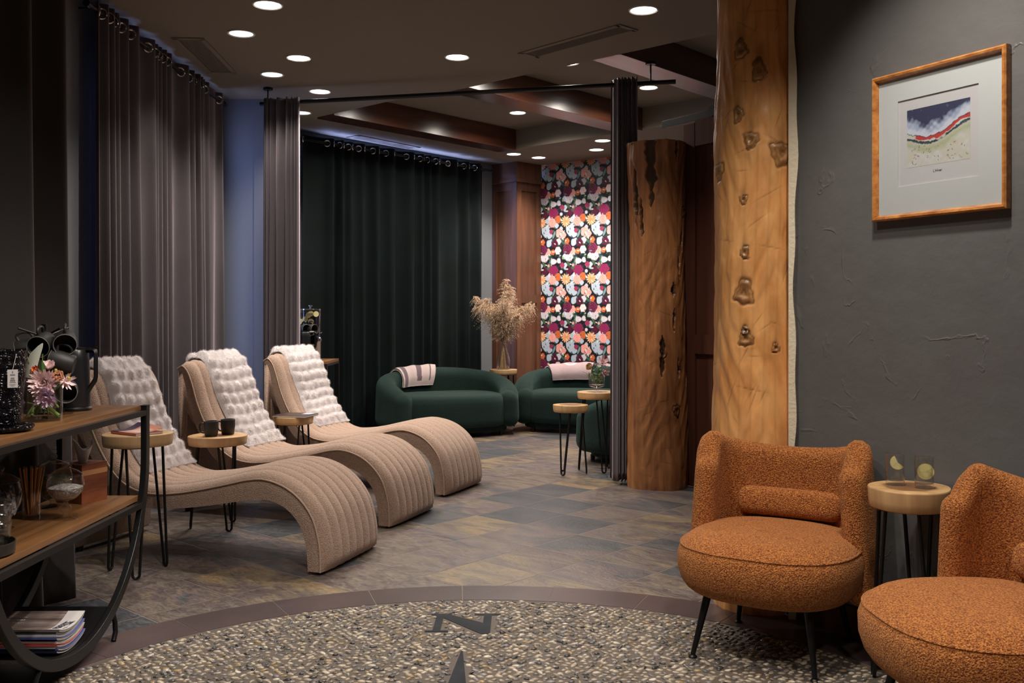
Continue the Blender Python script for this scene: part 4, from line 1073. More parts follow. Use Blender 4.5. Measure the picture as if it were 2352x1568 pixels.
F4 = (np.array([f[::-1] for f in uf if len(f) == 4])[None]+(np.arange(n)*len(unit))[:, None, None]).reshape(-1, 4).tolist()
F3 = (np.array([f for f in uf if len(f) == 3])[None]+(np.arange(n)*len(unit))[:, None, None]).reshape(-1, 3).tolist()
PAL = np.array([(.44, .37, .28), (.34, .28, .21), (.25, .21, .17), (.16, .14, .125), (.10, .095, .095), (.04, .04, .042), (.56, .50, .41), (.32, .23, .12), (.22, .21, .21)])
pick = rng.choice(9, n, p=[.20, .20, .16, .13, .08, .06, .06, .05, .06]); cc = PAL[pick]*(.8+.4*rng.random((n, 1)))
o = mk('pebbles', vs, F4+F3, mat('river_pebbles', (1, 1, 1), .25, attr=True, coat=.3), med, attr=np.repeat(cc, len(unit), 0)); o['kind'] = 'stuff'

# ================================================================== SHELF CONSOLE (left)
KX0, KX1, KY, KR, KZ = -1.55, -1.905, 3.49, .64, .70
con = thing('shelf_console', 'wood and black metal shelf console with curved frame at lower left', 'console', ((KX0+KX1)/2, KY, 0)); cl = Vector(con.location)
def ubar(x, name):
    """flat bar bent to a U in the plane x"""
    path = [(KR, .893-.0)]+[(KR, z) for z in np.linspace(.85, KZ, 4)]
    path += [(KR*math.cos(t_), KZ-KR*math.sin(t_)) for t_ in np.linspace(0, PI, 64)][1:]
    path += [(-KR, z) for z in np.linspace(KZ, .893, 4)][1:]
    P = np.array(path); T = np.gradient(P, axis=0); T /= np.linalg.norm(T, axis=1)[:, None]; Nn = np.stack([-T[:, 1], T[:, 0]], 1)
    rw, rx = .020, .0125; vs = []
    for p, nn in zip(P, Nn):
        for a, c in ((-1, -1), (1, -1), (1, 1), (-1, 1)): vs.append((x+c*rx-cl.x, p[0]+nn[0]*a*rw, p[1]+nn[1]*a*rw))
    fs = grid_faces(len(P), 4, cv=True).tolist()+[(0, 1, 2, 3)[::-1], tuple(4*(len(P)-1)+k for k in range(4))]
    o = mk(name, vs, fs, M['black'], con, smooth=False); mod(o, 'BEVEL', width=.003, segments=2)
ubar(KX0, 'curved_frame'); ubar(KX1, 'curved_frame')
b = MB()
for x in (KX0, KX1):
    b.box((x-cl.x, 0, .862), (.024, 2*KR, .022), bev=.002); hw = math.sqrt(KR**2-(KZ-.50)**2); b.box((x-cl.x, 0, .482), (.024, 2*hw, .024), bev=.002)
for y, z in ((KR, .862), (-KR, .862), (hw, .482), (-hw, .482)): b.box((0, y, z), (KX0-KX1, .024, .022), bev=.002)
b.build('shelf_rails', M['black'], con, smooth=False)
for z, h2, nm in ((.883, KR-.016, 'top_shelf'), (.508, math.sqrt(KR**2-(KZ-.53)**2)-.018, 'lower_shelf')):
    b = MB(); b.box((0, 0, z-.001 if nm == 'top_shelf' else z), (KX0-KX1-.026, 2*h2, .022), bev=.002); b.build(nm, M['shelf_wood'], con, smooth=False)
aa = np.linspace(math.radians(63), math.radians(119), 24); r1 = KR-.018; b = MB(); vs = []
for a in aa:
    for x in (KX0-.012, KX1+.012):
        for r in (r1, r1-.004): vs.append((x-cl.x, r*math.cos(a), KZ-r*math.sin(a)))
fs = []
for i in range(len(aa)-1):
    a = i*4; fs += [(a, a+4, a+6, a+2), (a+1, a+3, a+7, a+5), (a, a+1, a+5, a+4), (a+2, a+6, a+7, a+3)]
mk('magazine_cradle', vs, fs, M['black'], con, smooth=True, auto=30)
for x in (KX0, KX1):
    for y, s in ((.30, 1), (-.28, -1)):
        zf = KZ-math.sqrt(KR**2-y*y)
        b = MB(); b.tube([(x-cl.x, y, zf-.005), (x-cl.x-.004, y+s*.035, zf*.55), (x-cl.x, y+s*.03, zf*.25), (x-cl.x, y+s*.012, .006)], .010, 10); b.build('leg', M['black'], con)

ZT, ZL = .893, .519
# magazines lying in the cradle
def text_mesh(name, s, size, m, parent, loc, rot, ext=.0003):
    c = bpy.data.curves.new(name, 'FONT'); c.body = s; c.size = size; c.extrude = ext; c.align_x = 'CENTER'; c.align_y = 'CENTER'
    o = bpy.data.objects.new(name, c); C.objects.link(o); dg = bpy.context.evaluated_depsgraph_get()
    me = bpy.data.meshes.new_from_object(o.evaluated_get(dg)); C.objects.unlink(o); bpy.data.objects.remove(o)
    me.materials.clear(); me.materials.append(m); r = bpy.data.objects.new(name, me); C.objects.link(r)
    if parent: r.parent = parent
    r.location = loc; r.rotation_euler = rot; return r
PAGE = mat('magazine_pages', (.62, .60, .60), .7); INKM = mat('print_ink', (.03, .03, .06), .6); WHITE_INK = mat('white_print', (.8, .8, .8), .6)
covers = [(.02, .02, .05), (.12, .14, .35), (.55, .55, .55), (.5, .07, .06), (.6, .58, .55), (.03, .03, .05), (.10, .12, .34), (.5, .48, .46), (.03, .03, .04), (.20, .13, .115)]
spine = ['dark navy', 'blue', 'pale grey', 'red', 'cream', 'black', 'indigo', 'light grey', 'near black', 'brown wood print']
z = .083
for i, c in enumerate(covers):
    h = .0075; last = i == len(covers)-1
    t = thing('magazine', f'{spine[i]} spined magazine in the stack at the bottom of the console' if not last else 'topmost magazine of the bottom stack, brown wood grain cover with white band', 'magazine', (-1.705+.004*math.sin(i*2.3), 3.485+.005*math.sin(i*1.7), z), .02*math.sin(i*3), 'magazines in the console cradle')
    nx_ = 18; W_, D_ = .265, .215; vs = []
    sag = lambda y: .030*((y/.11)**2)*.75
    ys = np.linspace(-D_/2, D_/2, nx_)
    def sheet(x0, x1, z0, z1, nm, m_):
        vs = [(x, y, zz+sag(y)) for y in ys for x, zz in ((x0, z0), (x1, z0), (x1, z1), (x0, z1))]
        fs = grid_faces(len(ys), 4, cv=True).tolist()+[(3, 2, 1, 0), tuple(4*(len(ys)-1)+k for k in range(4))]
        return mk(nm, vs, fs, m_, t, smooth=False)
    cm = mat('cover_'+spine[i].replace(' ', '_'), c, .35) if not last else wood('cover_brown_planks', (.07, .045, .040), (.42, .34, .31), 0, 16, .08, .35)
    sheet(-W_/2, W_/2-.002, .0008, h-.0008, 'pages', PAGE)
    sheet(-W_/2-.001, W_/2, h-.0008, h, 'cover', cm)
    b = MB(); b.box((0, -D_/2-.0008, h/2+sag(D_/2)), (W_, .0016, h)); b.build('spine', cm, t, smooth=False)
    if last:
        sheet(W_/2-.062, W_/2-.0005, h, h+.0004, 'cover_band', PAGE)
        text_mesh('cover_lettering', 'GRAYSON', .034, INKM, t, (W_/2-.030, .01, h+.0032), (0, 0, PI/2-.25))
        b = MB()
        for x0, y0, x1, y1 in ((.075, -.09, .10, .08), (.088, -.05, .128, .06), (.10, -.10, .124, -.02), (.118, .0, .126, .09)):
            dx, dy = x1-x0, y1-y0; b.box(((x0+x1)/2, (y0+y1)/2, h+.004), (.002, math.hypot(dx, dy), .0005), rz=-math.atan2(dx, dy))
        b.build('cover_lines', INKM, t, smooth=False)
        for k, s in enumerate(('THE', 'DES', 'WEST')): text_mesh('cover_title', s, .018, WHITE_INK, t, (-.075, .075-k*.02, h+.010-.004*k), (0, 0, 0))
    z += h+.0006

def lathe_obj(name, prof, m, parent=None, n=40, **k):
    b = MB(); b.lathe(spline(prof, len(prof)*5) if k.pop('sm', False) else prof, n); return b.build(name, m, parent, **k)
# ---- kettle
def kettle(label, x, y, z, rz, s=1.0):
    t = thing('kettle', label, 'kettle', (x, y, z), rz)
    lathe_obj('base_plate', [(0, 0), (.070, 0), (.072, .010), (.066, .016), (0, .016)], M['black'], t)
    lathe_obj('body', [(0, .017), (.064, .017), (.065, .030), (.0595, .20), (.057, .238), (.053, .243), (0, .243)], mat('black_kettle', (.012, .012, .015), .30), t)
    lathe_obj('lid', [(0, .2435), (.050, .2435), (.050, .250), (.012, .252), (0, .252)], M['black'], t)
    b = MB(); b.tube([(.050, 0, .240), (.088, 0, .241), (.097, 0, .236), (.099, 0, .226), (.099, 0, .135), (.096, 0, .122), (.060, 0, .075)], .0105, 4); b.build('handle', M['black'], t)
    b = MB(); b.box((.094, 0, .2525), (.022, .006, .002)); b.build('switch', M['copper'], t, smooth=False)
    b = MB(); b.add([(-.056, -.016, .235), (-.056, .016, .235), (-.082, 0, .236), (-.057, -.011, .19), (-.057, .011, .19)], [(0, 2, 1), (0, 3, 2), (1, 2, 4), (3, 4, 2)]); b.build('spout', M['black'], t)
    return t
k1 = kettle('tall black kettle with square handle on the console top shelf', -1.745, 3.90, ZT, -.15); k1.scale = (.92, .92, 1)
text_mesh('maker_mark', 'fellow', .011, M['copper'], k1, (.0610*math.sin(.25), -.0610*math.cos(.25)-.002, .040), (PI/2, 0, .25))
# ---- mugs and mug tree
def mug_mesh():
    b = MB(); b.lathe([(0, .002), (.030, .002), (.033, .0), (.037, .004), (.042, .05), (.0425, .088), (.0415, .0905)], 40); b.lathe([(.0400, .0905), (.0392, .088), (.0385, .05), (.034, .010), (0, .008)], 40)
    return b
def make_mug(label, loc, rot, group='black stoneware mugs'):
    t = bpy.data.objects.new('mug', None); C.objects.link(t); t.location = loc; t.rotation_euler = rot; tag(t, label, 'mug', group)
    mug_mesh().build('cup', M['cup'], t)
    b = MB(); b.tube([(.0408*math.cos(a), .0408*math.sin(a), .0902) for a in np.linspace(0, 2*PI, 40, endpoint=False)], .0013, 6, cyclic=True); b.build('rim', M['cup_rim'], t)
    b = MB(); b.tube(spline([(.040, 0, .074), (.060, 0, .076), (.068, 0, .062), (.066, 0, .040), (.055, 0, .024), (.038, 0, .020)], 24), .0052, 8); b.build('handle', M['cup'], t)
    return t
mg0 = make_mug('left black mug on the round table by the middle lounger', (-1.785, 5.80, .5555), (0, 0, PI*1.02))
def mug(label, loc, rot, scale=1.0):
    c = copy_tree(mg0); c.location = loc; c.rotation_euler = rot; c['label'] = label; return c
mug('right black mug on the round table by the middle lounger', (-1.715, 5.90, .5555), (0, 0, PI*.95))
def aim_mug(label, centre, opening, up=(0, 0, 1), grp=None):
    """mug whose opening faces the given direction, handle upwards"""
    zax = Vector(opening).normalized(); xax = Vector(up); xax = (xax-zax*xax.dot(zax)).normalized(); yax = zax.cross(xax)
    R_ = Matrix((xax, yax, zax)).transposed()
    o = mug(label, Vector(centre)-zax*.045, R_.to_euler()); o['group'] = grp or 'mugs hanging on the mug tree'; return o
def mug_tree(label, x, y, z, h, pegs):
    t = thing('mug_tree', label, 'mug rack', (x, y, z))
    lathe_obj('base', [(0, 0), (.072, 0), (.074, .006), (.070, .012), (0, .013)], M['black'], t)
    b = MB(); b.box((0, 0, h/2+.01), (.018, .018, h), bev=.002); b.build('post', M['black'], t, smooth=False)
    for zz, a in pegs:
        b = MB(); b.tube([(0, 0, zz), (.095*math.cos(a), .095*math.sin(a), zz+.035)], .0042, 8); b.build('peg', M['black'], t)
    return t
tx, ty = -1.818, 3.80
mug_tree('black metal mug tree holding black mugs on the console', tx, ty, ZT, .335, [(.295, -2.4), (.295, -.5), (.295, .9), (.20, -1.2), (.20, 2.5), (.12, -.3)])
def at(x, y, Y): return Vector(((x-1176)/F*Y, Y, 1.27-(y-725)*Y/F))
aim_mug('upper left mug on the mug tree, opening towards the camera', at(97, 789, 3.72), (.10, -1, -.28))
aim_mug('upper right mug on the mug tree, tilted to the right', at(150, 784, 3.74), (.42, -1, -.30))
aim_mug('sideways mug in the middle of the mug tree above the flowers', at(143, 832, 3.72), (-1.0, -.25, .28))
aim_mug('lowest mug on the mug tree, partly behind the bouquet', at(153, 896, 3.74), (.35, -1, -.10))
aim_mug('mug at the back left of the mug tree', at(68, 800, 3.86), (-.9, -.3, -.3))
# ---- clear vase with mixed bouquet
def bouquet_vase(x, y, z, r, h):
    t = thing('glass_vase', 'round clear glass vase with water on the console top shelf', 'vase', (x, y, z))
    lathe_obj('glass', [(0, 0), (r, 0), (r, h), (r-.003, h), (r-.003, .010), (0, .010)], M['glass'], t, n=56)
    lathe_obj('water', [(0, .011), (r-.004, .011), (r-.004, h*.62), (0, h*.62)], M['water'], t, n=48)
bouquet_vase(-1.695, 3.52, ZT, .071, .150)
PET = {}
def pm(name, c, **k):
    if name not in PET: PET[name] = mat(name, c, .6, **k)
    return PET[name]
STEM = mat('green_stem', (.16, .25, .05), .5, vary=(20, (.10, .17, .03)))
def flower(kind, label, head, base, d, r, c, cat='flower', group=None, stem_r=.003, rings=None, cup=.5, pw=.22):
    """head/base world points, d facing direction of the bloom"""
    head = Vector(head); base = Vector(base); d = Vector(d).normalized()
    t = thing(kind, label, cat, base, 0, group)
    mid = (head+base)/2+Vector((0, 0, .01)); b = MB(); b.tube([Vector(p)-base for p in spline([base, mid, head-d*.01], 10)], stem_r, 7); b.build('stem', STEM, t)
    q = d.to_track_quat('Z', 'Y').to_matrix(); mb = MB(); rg = np.random.default_rng(int(abs(head.x*1e4)))
    rings = rings or [(14, 1.0, .10), (14, .92, .35), (12, .75, .65), (9, .55, .95), (6, .35, 1.2)]
    for n_, L_, el in rings:
        for i in range(n_):
            a = 2*PI*i/n_+rg.random()*.4; e = el+rg.normal()*.08; l = r*L_*(.9+.2*rg.random()); w = r*pw*(.8+.4*rg.random())
            da = Vector((math.cos(a), math.sin(a), 0)); sd = Vector((-math.sin(a), math.cos(a), 0)); up = Vector((0, 0, 1))
            pts = []
            for s_, ww, ee in ((0, .35, e), (.4, .9, e+.15*cup), (.75, 1, e+.55*cup), (1, .25, e+.95*cup)):
                c_ = da*(l*s_*math.cos(ee*.8))+up*(l*s_*math.sin(ee*.8)); pts += [c_-sd*w*ww*.5, c_+up*(-w*.16), c_+sd*w*ww*.5]
            vs = [q @ p+head-base for p in pts]; fs = []
            for k in range(3):
                for j in range(2): a_ = k*3+j; fs.append((a_, a_+1, a_+4, a_+3))
            mb.add(vs, fs)
    mb.build('bloom', c, t, auto=None); return t
def leafy(kind, label, base, tips, m, w=.012, cat='foliage', group=None):
    base = Vector(base); t = thing(kind, label, cat, base, 0, group); sb = MB(); lb = MB()
    for tp in tips:
        tp = Vector(tp); sb.tube([Vector((0, 0, 0)), tp*.5+Vector((0, 0, .004)), tp], .0016, 5)
        for k in range(5):
            f = .45+.13*k; p = tp*f; a = k*2.4; sd = Vector((math.cos(a), math.sin(a)*.5, .4)).normalized()*w*2.2; nn = sd.cross(tp).normalized()*w*.5
            lb.add([p, p+sd*.5+nn, p+sd, p+sd*.5-nn], [(0, 1, 2, 3)])
    sb.build('stems', STEM, t); lb.build('leaves', m, t, smooth=False); return t
vc = Vector((-1.695, 3.52, ZT))
pinkm = pm('pale_pink_petals', (.93, .72, .72)); peach = pm('peach_petals', (.93, .64, .50)); mauve = pm('mauve_petals', (.76, .60, .82)); orangep = pm('orange_petals', (.75, .18, .04))
leafm = pm('green_leaves', (.05, .13, .025)); palel = pm('pale_leaf', (.55, .58, .50), )
flower('chrysanthemum', 'large pale pink chrysanthemum, biggest bloom of the console bouquet', at(102, 880, 3.46), vc+Vector((.03, -.01, .02)), (.1, -1, .15), .056, pinkm, rings=[(24, 1, .0), (24, .95, .25), (22, .85, .5), (18, .7, .75), (14, .5, 1.0), (8, .3, 1.3)], pw=.15)
flower('chrysanthemum', 'mauve chrysanthemum hanging low at the front of the console vase', at(106, 912, 3.45), vc+Vector((-.02, .0, .02)), (.15, -1, -.35), .045, mauve, rings=[(14, 1, .05), (12, .8, .4), (8, .5, .9)], pw=.26)
flower('rose', 'peach rose at the right side of the console bouquet', at(133, 866, 3.47), vc+Vector((-.03, .0, .02)), (.4, -1, .3), .028, peach, rings=[(6, 1, .35), (5, .85, .75), (4, .6, 1.1), (3, .4, 1.35)], pw=.95, cup=.8)
flower('aster', 'small pink aster reaching right of the console bouquet', at(152, 875, 3.50), vc+Vector((-.04, .01, .02)), (.9, -.8, .1), .034, pinkm, rings=[(13, 1, .15), (9, .6, .7)], pw=.22)
flower('carnation', 'pink bloom behind the big chrysanthemum of the console bouquet', at(112, 845, 3.53), vc+Vector((.0, .02, .02)), (.2, -.6, 1), .034, pinkm, rings=[(9, 1, .5), (8, .8, .8), (6, .5, 1.2)], pw=.5)
flower('carnation', 'small orange bloom left of the chrysanthemum on the console', at(82, 850, 3.50), vc+Vector((.03, .01, .02)), (-.3, -1, .5), .018, orangep, rings=[(9, 1, .3), (8, .8, .8), (6, .5, 1.2)], pw=.5)
flower('freesia', 'tiny mauve bloom low at the left of the console vase', at(56, 925, 3.47), vc+Vector((.04, .01, .02)), (-.6, -1, 0), .016, mauve, rings=[(6, 1, .3), (5, .7, .9)], pw=.6)
for k, (lx, ly) in enumerate(((128, 850), (141, 855), (158, 868))):
    p = at(lx, ly, 3.5); b = MB(); b.lathe([(0, -.006), (.0045, -.004), (.006, 0), (.0045, .004), (0, .006)], 12, c=p-vc); b.tube([p-vc, (.02, 0, .14), (-.03, 0, .03)], .0009, 5)
    o = b.build('billy_button', pm('yellow_green_berries', (.48, .42, .07)), loc=vc); tag(o, ('yellow green berry ball above the peach rose', 'yellow green berry ball just over the peach rose, middle one', 'yellow green berry ball farthest right beside the pink aster')[k], 'berry', 'berries in the console bouquet')
leafy('eucalyptus_sprig', 'airy green sprig at the upper left of the console bouquet', vc+Vector((0, 0, .03)), [(-.04, -.02, .20), (-.055, -.01, .17), (-.03, 0, .22), (.0, .01, .21)], leafm, .008)
t = thing('broad_leaf', 'single upright green leaf above the pink chrysanthemum', 'leaf', vc+Vector((0, 0, .03)))
L0 = at(97, 845, 3.5)-(vc+Vector((0, 0, .03))); b = MB(); b.add([(L0.x-.012, L0.y, L0.z-.02), (L0.x, L0.y-.004, L0.z-.024), (L0.x+.011, L0.y, L0.z-.015), (L0.x-.010, L0.y, L0.z+.008), (L0.x, L0.y-.005, L0.z+.005), (L0.x+.013, L0.y, L0.z+.006), (L0.x-.001, L0.y, L0.z+.030)], [(0, 1, 4, 3), (1, 2, 5, 4), (3, 4, 6), (4, 5, 6)])
b.build('blade', leafm, t); b = MB(); b.tube([(0, 0, 0), (L0.x*.5, 0, L0.z*.5), (L0.x, L0.y, L0.z-.02)], .0018, 6); b.build('stem', STEM, t)
t = thing('pale_curled_leaf', 'translucent whitish curled leaf rising behind the dark vase', 'leaf', vc+Vector((-.03, .0, .03)))
P0 = vc+Vector((-.03, 0, .03)); ce = [at(66, 868, 3.5), at(70, 840, 3.5), at(78, 815, 3.5), at(90, 796, 3.5), at(96, 788, 3.5)]; wds = [.016, .020, .018, .009, .001]
vs = []
for p, w in zip(ce, wds):
    for s_ in (-1, -.3, .4, 1): vs.append((p.x-P0.x+s_*w, p.y-P0.y+.008*s_*s_, p.z-P0.z-s_*w*.25))
mk('blade', vs, grid_faces(5, 4).tolist(), palel, t)
for k, (bx, tx_, ln) in enumerate(((.045, -.035, .0), (.030, -.05, 0), (-.04, .045, 0), (-.02, .05, 0))):
    pass
for k, (xa, ya, xb, yb, rr) in enumerate(((136, 955, 100, 925, .0065), (60, 958, 82, 925, .004), (73, 955, 78, 930, .005), (134, 935, 118, 915, .003))):
    a_ = at(xa, ya, 3.49); c_ = at(xb, yb, 3.53); b = MB(); b.tube([a_-vc, c_-vc], rr, 8); o = b.build('cut_stem', STEM, loc=vc); tag(o, ('thickest green cut stem slanting to the lower right in the console vase', 'thin green stem at the left side of the console vase water', 'green stem left of the middle in the console vase water', 'thinnest upper right stem in the console vase water')[k], 'stem', 'cut stems in the console vase')

# ---- ornate black vase on saucer at the left edge
def ornate():
    m = mat('black_embossed_glaze', (.003, .003, .006), .20, spec=.35); nt = m.node_tree; bsdf = nt.nodes['Principled BSDF']; N = nt.nodes.new; L = nt.links.new
    tc = N('ShaderNodeTexCoord'); vo = N('ShaderNodeTexVoronoi'); vo.inputs['Scale'].default_value = 34; L(tc.outputs['Object'], vo.inputs['Vector'])
    s_ = N('ShaderNodeMath'); s_.operation = 'SINE'; mu = N('ShaderNodeMath'); mu.operation = 'MULTIPLY'; mu.inputs[1].default_value = 26; L(vo.outputs['Distance'], mu.inputs[0]); L(mu.outputs[0], s_.inputs[0])
    bp = N('ShaderNodeBump'); bp.inputs['Distance'].default_value = .0022; L(s_.outputs[0], bp.inputs['Height']); L(bp.outputs[0], bsdf.inputs['Normal']); return m
OM = ornate()
t = thing('embossed_vase', 'black embossed vase cut by the left edge, with hanging white tag', 'vase', (-1.672, 3.185, ZT+.021))
lathe_obj('body', [(0, 0), (.060, 0), (.064, .006), (.068, .06), (.077, .14), (.083, .215), (.086, .243), (.082, .244), (.078, .215), (.066, .07), (.058, .012), (0, .012)], OM, t, n=64)
TG = mat('paper_tag', (.62, .60, .60), .6)
tg = MB(); M_ = Matrix.Rotation(.42, 3, 'Z') @ Matrix.Rotation(-.10, 3, 'Y')
tc_ = Vector((.0735, -.056, .155)); tg.box(tc_, (.030, .0012, .058), M=None, rz=.42); tgo = tg.build('tag', TG, t, smooth=False)
def tagtext(s, dz, sz): text_mesh('tag_text', s, sz, INKM, t, tc_+Vector((.0012*math.sin(.42), -.0012*math.cos(.42), dz)), (PI/2, 0, .42))
tb_ = MB()
for dz, wd_, ht in ((.021, .003, .006), (.012, .014, .004), (.001, .010, .005), (-.006, .014, .005), (-.012, .017, .002), (-.019, .018, .0012), (-.023, .010, .0012)):
    tb_.box(tc_+Vector((.0008*math.sin(.42), -.0008*math.cos(.42), dz)), (wd_, .0005, ht), rz=.42)
tb_.build('tag_print', mat('grey_print', (.22, .21, .22), .6), t, smooth=False)
b = MB(); b.tube([tc_+Vector((0, 0, .029)), (.076, -.036, .235)], .0006, 5); b.build('string', TG, t)
o = lathe_obj('saucer', [(0, 0), (.075, 0), (.100, .006), (.106, .014), (.104, .019), (.085, .013), (.06, .010), (0, .010)], OM, None, n=64); o.location = (-1.672, 3.185, ZT+.001)
tag(o, 'glossy black beaded saucer under the embossed vase', 'saucer')
leafy('green_sprig', 'small green sprig sticking out of the black embossed vase', Vector((-1.672, 3.185, ZT+.05)), [(.02, 0, .215), (.03, .01, .20)], pm('yellow_green', (.2, .3, .05)), .007)

# ---- lower shelf
def jar(label, x, y, h_foot, r_bowl, h_bowl, knob, content, cc, foot_r=.043, rb=None):
    t = thing('lidded_glass_jar', label, 'jar', (x, y, ZL), 0, 'lidded apothecary jars')
    zf = h_foot; rb = rb or r_bowl
    pf = [(0, 0), (foot_r, 0), (foot_r, .003), (foot_r*.45, .010)]
    if zf > .05: pf += [(.010, .018), (.009, .024), (.017, .030), (.021, .040), (.017, .051), (.009, .057), (.011, zf)]
    else: pf += [(.013, zf*.7), (.016, zf)]
    pf += [(r_bowl*.55, zf+h_bowl*.10), (r_bowl*.90, zf+h_bowl*.38), (r_bowl, zf+h_bowl*.62), (rb*.96, zf+h_bowl*.86), (rb*.87, zf+h_bowl), (rb*.84, zf+h_bowl)]
    lathe_obj('bowl', [pf[0], pf[1], pf[2]]+[tuple(p) for p in spline(pf[3:], 60)], M['glass'], t, n=48)
    z0 = zf+h_bowl
    ld = [(rb*.92, z0+.001), (rb*.90, z0+.007), (rb*.60, z0+.022), (rb*.25, z0+.032), (.008, z0+.036)]
    lathe_obj('lid', spline(ld, 24), M['glass'], t, n=48)
    b = MB(); zz = z0+.036
    for k in range(knob): r = .0125-.0015*k; b.lathe([(max(r*math.sin(q_), .0 if k == knob-1 and q_ > 3 else .003), zz+r*.85-r*.92*math.cos(q_)) for q_ in np.linspace(.25, PI, 12)], 24); zz += r*1.6
    b.build('knob', M['glass'], t)
    rg = np.random.default_rng(int(x*-1000)); b = MB()
    if content == 'chips':
        for k in range(46):
            a = rg.random()*2*PI; q = rg.random()**.5*r_bowl*.62; zz = zf+h_bowl*(.22+.55*rg.random()*(1-q/r_bowl*.4)); R_ = Euler((rg.random()*3, rg.random()*3, rg.random()*3)).to_matrix()
            b.box((0, 0, 0), (1, 1, 1), M=None) if False else b.add([R_ @ Vector(v)*.013+Vector((q*math.cos(a), q*math.sin(a), zz)) for v in ((-1, -.7, 0), (1, -.7, .1), (1.1, .7, 0), (-.9, .7, .12), (-1, -.7, .2), (1, -.7, .3), (1.1, .7, .2), (-.9, .7, .3))], [(0, 1, 2, 3), (4, 7, 6, 5), (0, 4, 5, 1), (2, 6, 7, 3), (0, 3, 7, 4), (1, 5, 6, 2)])
    else:
        b.lathe([(0, zf+h_bowl*.06), (r_bowl*.52, zf+h_bowl*.12), (r_bowl*.86, zf+h_bowl*.38), (r_bowl*.93, zf+h_bowl*content), (r_bowl*.5, zf+h_bowl*(content+.09)), (0, zf+h_bowl*(content+.04))], 40)
    o = b.build('contents', cc, t); o['kind'] = 'stuff'
jar('small pedestal jar with round stem at the front of the lower shelf', -1.650, 3.612, .068, .065, .090, 1, .56, mat('grey_bath_salt', (.50, .47, .45), .9, bump=(60, .02), vary=(50, (.2, .18, .17))))
jar('rear pedestal jar of dried tea leaves beside the tissue box', -1.79, 3.82, .030, .070, .125, 3, .70, mat('dried_tea', (.10, .095, .045), .95, bump=(120, .02), vary=(90, (.25, .22, .12))), .044)
jar('left glass jar full of wrapped packets near the drinking glasses', -1.80, 3.44, .030, .069, .135, 1, 'chips', mat('packet_foil', (.35, .36, .38), .35, vary=(20, (.12, .13, .15))), .044)
# glass with brown stirring straws
t = thing('tall_glass', 'straight glass holding brown straws on the lower shelf', 'glass', (-1.783, 3.625, ZL))
lathe_obj('glass', [(0, 0), (.031, 0), (.033, .100), (.0310, .100), (.0290, .014), (0, .014)], M['glass'], t)
STR = mat('amber_straw', (.42, .17, .045), .4)
b = MB(); b.tube([(0, 0, 0), (0, 0, .175)], .0032, 8); s0 = b.build('straw', STR); tag(s0, 'amber brown drinking straw standing in the straight glass', 'straw', 'brown straws in the glass')
for k in range(17):
    o = s0 if k == 0 else s0.copy()
    if k: C.objects.link(o)
    a = k*2.4; q = .021*math.sqrt((k+.5)/17); o.location = (-1.783+q*.8*math.cos(a), 3.625+q*.8*math.sin(a), ZL+.016); ti = .14*(q/.021)
    o.rotation_euler = (-ti*math.sin(a), ti*math.cos(a)+(.03 if k % 3 else -.02), 0)
# wooden tissue box
t = thing('tissue_box', 'square acacia wood tissue box at the far end of the lower shelf', 'tissue box', (-1.750, 3.975, ZL), -.37); t.scale = (.95, .95, 1.0)
b = MB()
for sx in (-1, 1): b.box((sx*.066, 0, .078), (.010, .142, .156), bev=.001)
for sy in (-1, 1): b.box((0, sy*.066, .078), (.122, .010, .156), bev=.001)
b.box((0, .045, .151), (.122, .040, .010)); b.box((0, -.045, .151), (.122, .040, .010)); b.box((.045, 0, .151), (.034, .06, .010)); b.box((-.045, 0, .151), (.034, .06, .010))
b.build('case', M['box_wood'], t, smooth=False)
b = MB(); b.box((.0715, 0, .122), (.002, .142, .020)); b.build('pale_stripe', mat('pale_wood_stripe', (.42, .20, .09), .45), t, smooth=False)
nu, nv = 24, 14; vs = []
for i in range(nu):
    a = 2*PI*i/nu
    for j in range(nv):
        f = j/(nv-1); r = .014+.030*f**1.3+.009*math.sin(3*a+f*3)*f; vs.append((r*math.cos(a)*1.1+.012*f, r*math.sin(a)*.55, .125+.105*f+.022*f*math.sin(a*2+.6)))
o = mk('tissue', vs, grid_faces(nu, nv, cu=True).tolist(), mat('white_tissue', (.95, .94, .98), .9), t)
# tray with ribbed tumblers
t = thing('round_tray', 'round dark metal tray at the left end of the lower shelf', 'tray', (-1.680, 3.06, ZL))
lathe_obj('dish', [(0, .002), (.105, .002), (.112, .006), (.114, .040), (.111, .041), (.108, .010), (0, .006)], mat('tarnished_tray', (.10, .085, .07), .35, metal=.7, vary=(20, (.05, .045, .04))), t, n=64)
def tumbler(label, x, y, z):
    b = MB(); K = 40
    prof = [(0, .004), (.024, 0), (.027, .004), (.033, .070), (.0345, .092), (.0325, .092), (.031, .070), (.025, .012), (0, .012)]
    vs = []; a = np.linspace(0, 2*PI, K, endpoint=False); rings = []
    for r, z_ in prof:
        if r == 0: rings.append([len(vs)]); vs.append((0, 0, z_)); continue
        rings.append(list(range(len(vs), len(vs)+K))); f = .0014 if z_ < .075 and r > .022 else 0; vs += [((r+f*math.cos(10*q))*math.cos(q), (r+f*math.cos(10*q))*math.sin(q), z_) for q in a]
    fs = []
    for A, B in zip(rings, rings[1:]):
        for i in range(K):
            j = (i+1) % K
            if len(A) == 1: fs.append((A[0], B[j], B[i]))
            elif len(B) == 1: fs.append((A[i], A[j], B[0]))
            else: fs.append((A[i], A[j], B[j], B[i]))
    o = mk('tumbler', vs, fs, M['glass'], loc=(x, y, z)); tag(o, label, 'glass', 'ribbed tumblers stacked on the tray'); return o
tb = tumbler('bottom ribbed tumbler of the rear right stack of three on the dark tray', -1.625, 3.10, ZL+.0065)
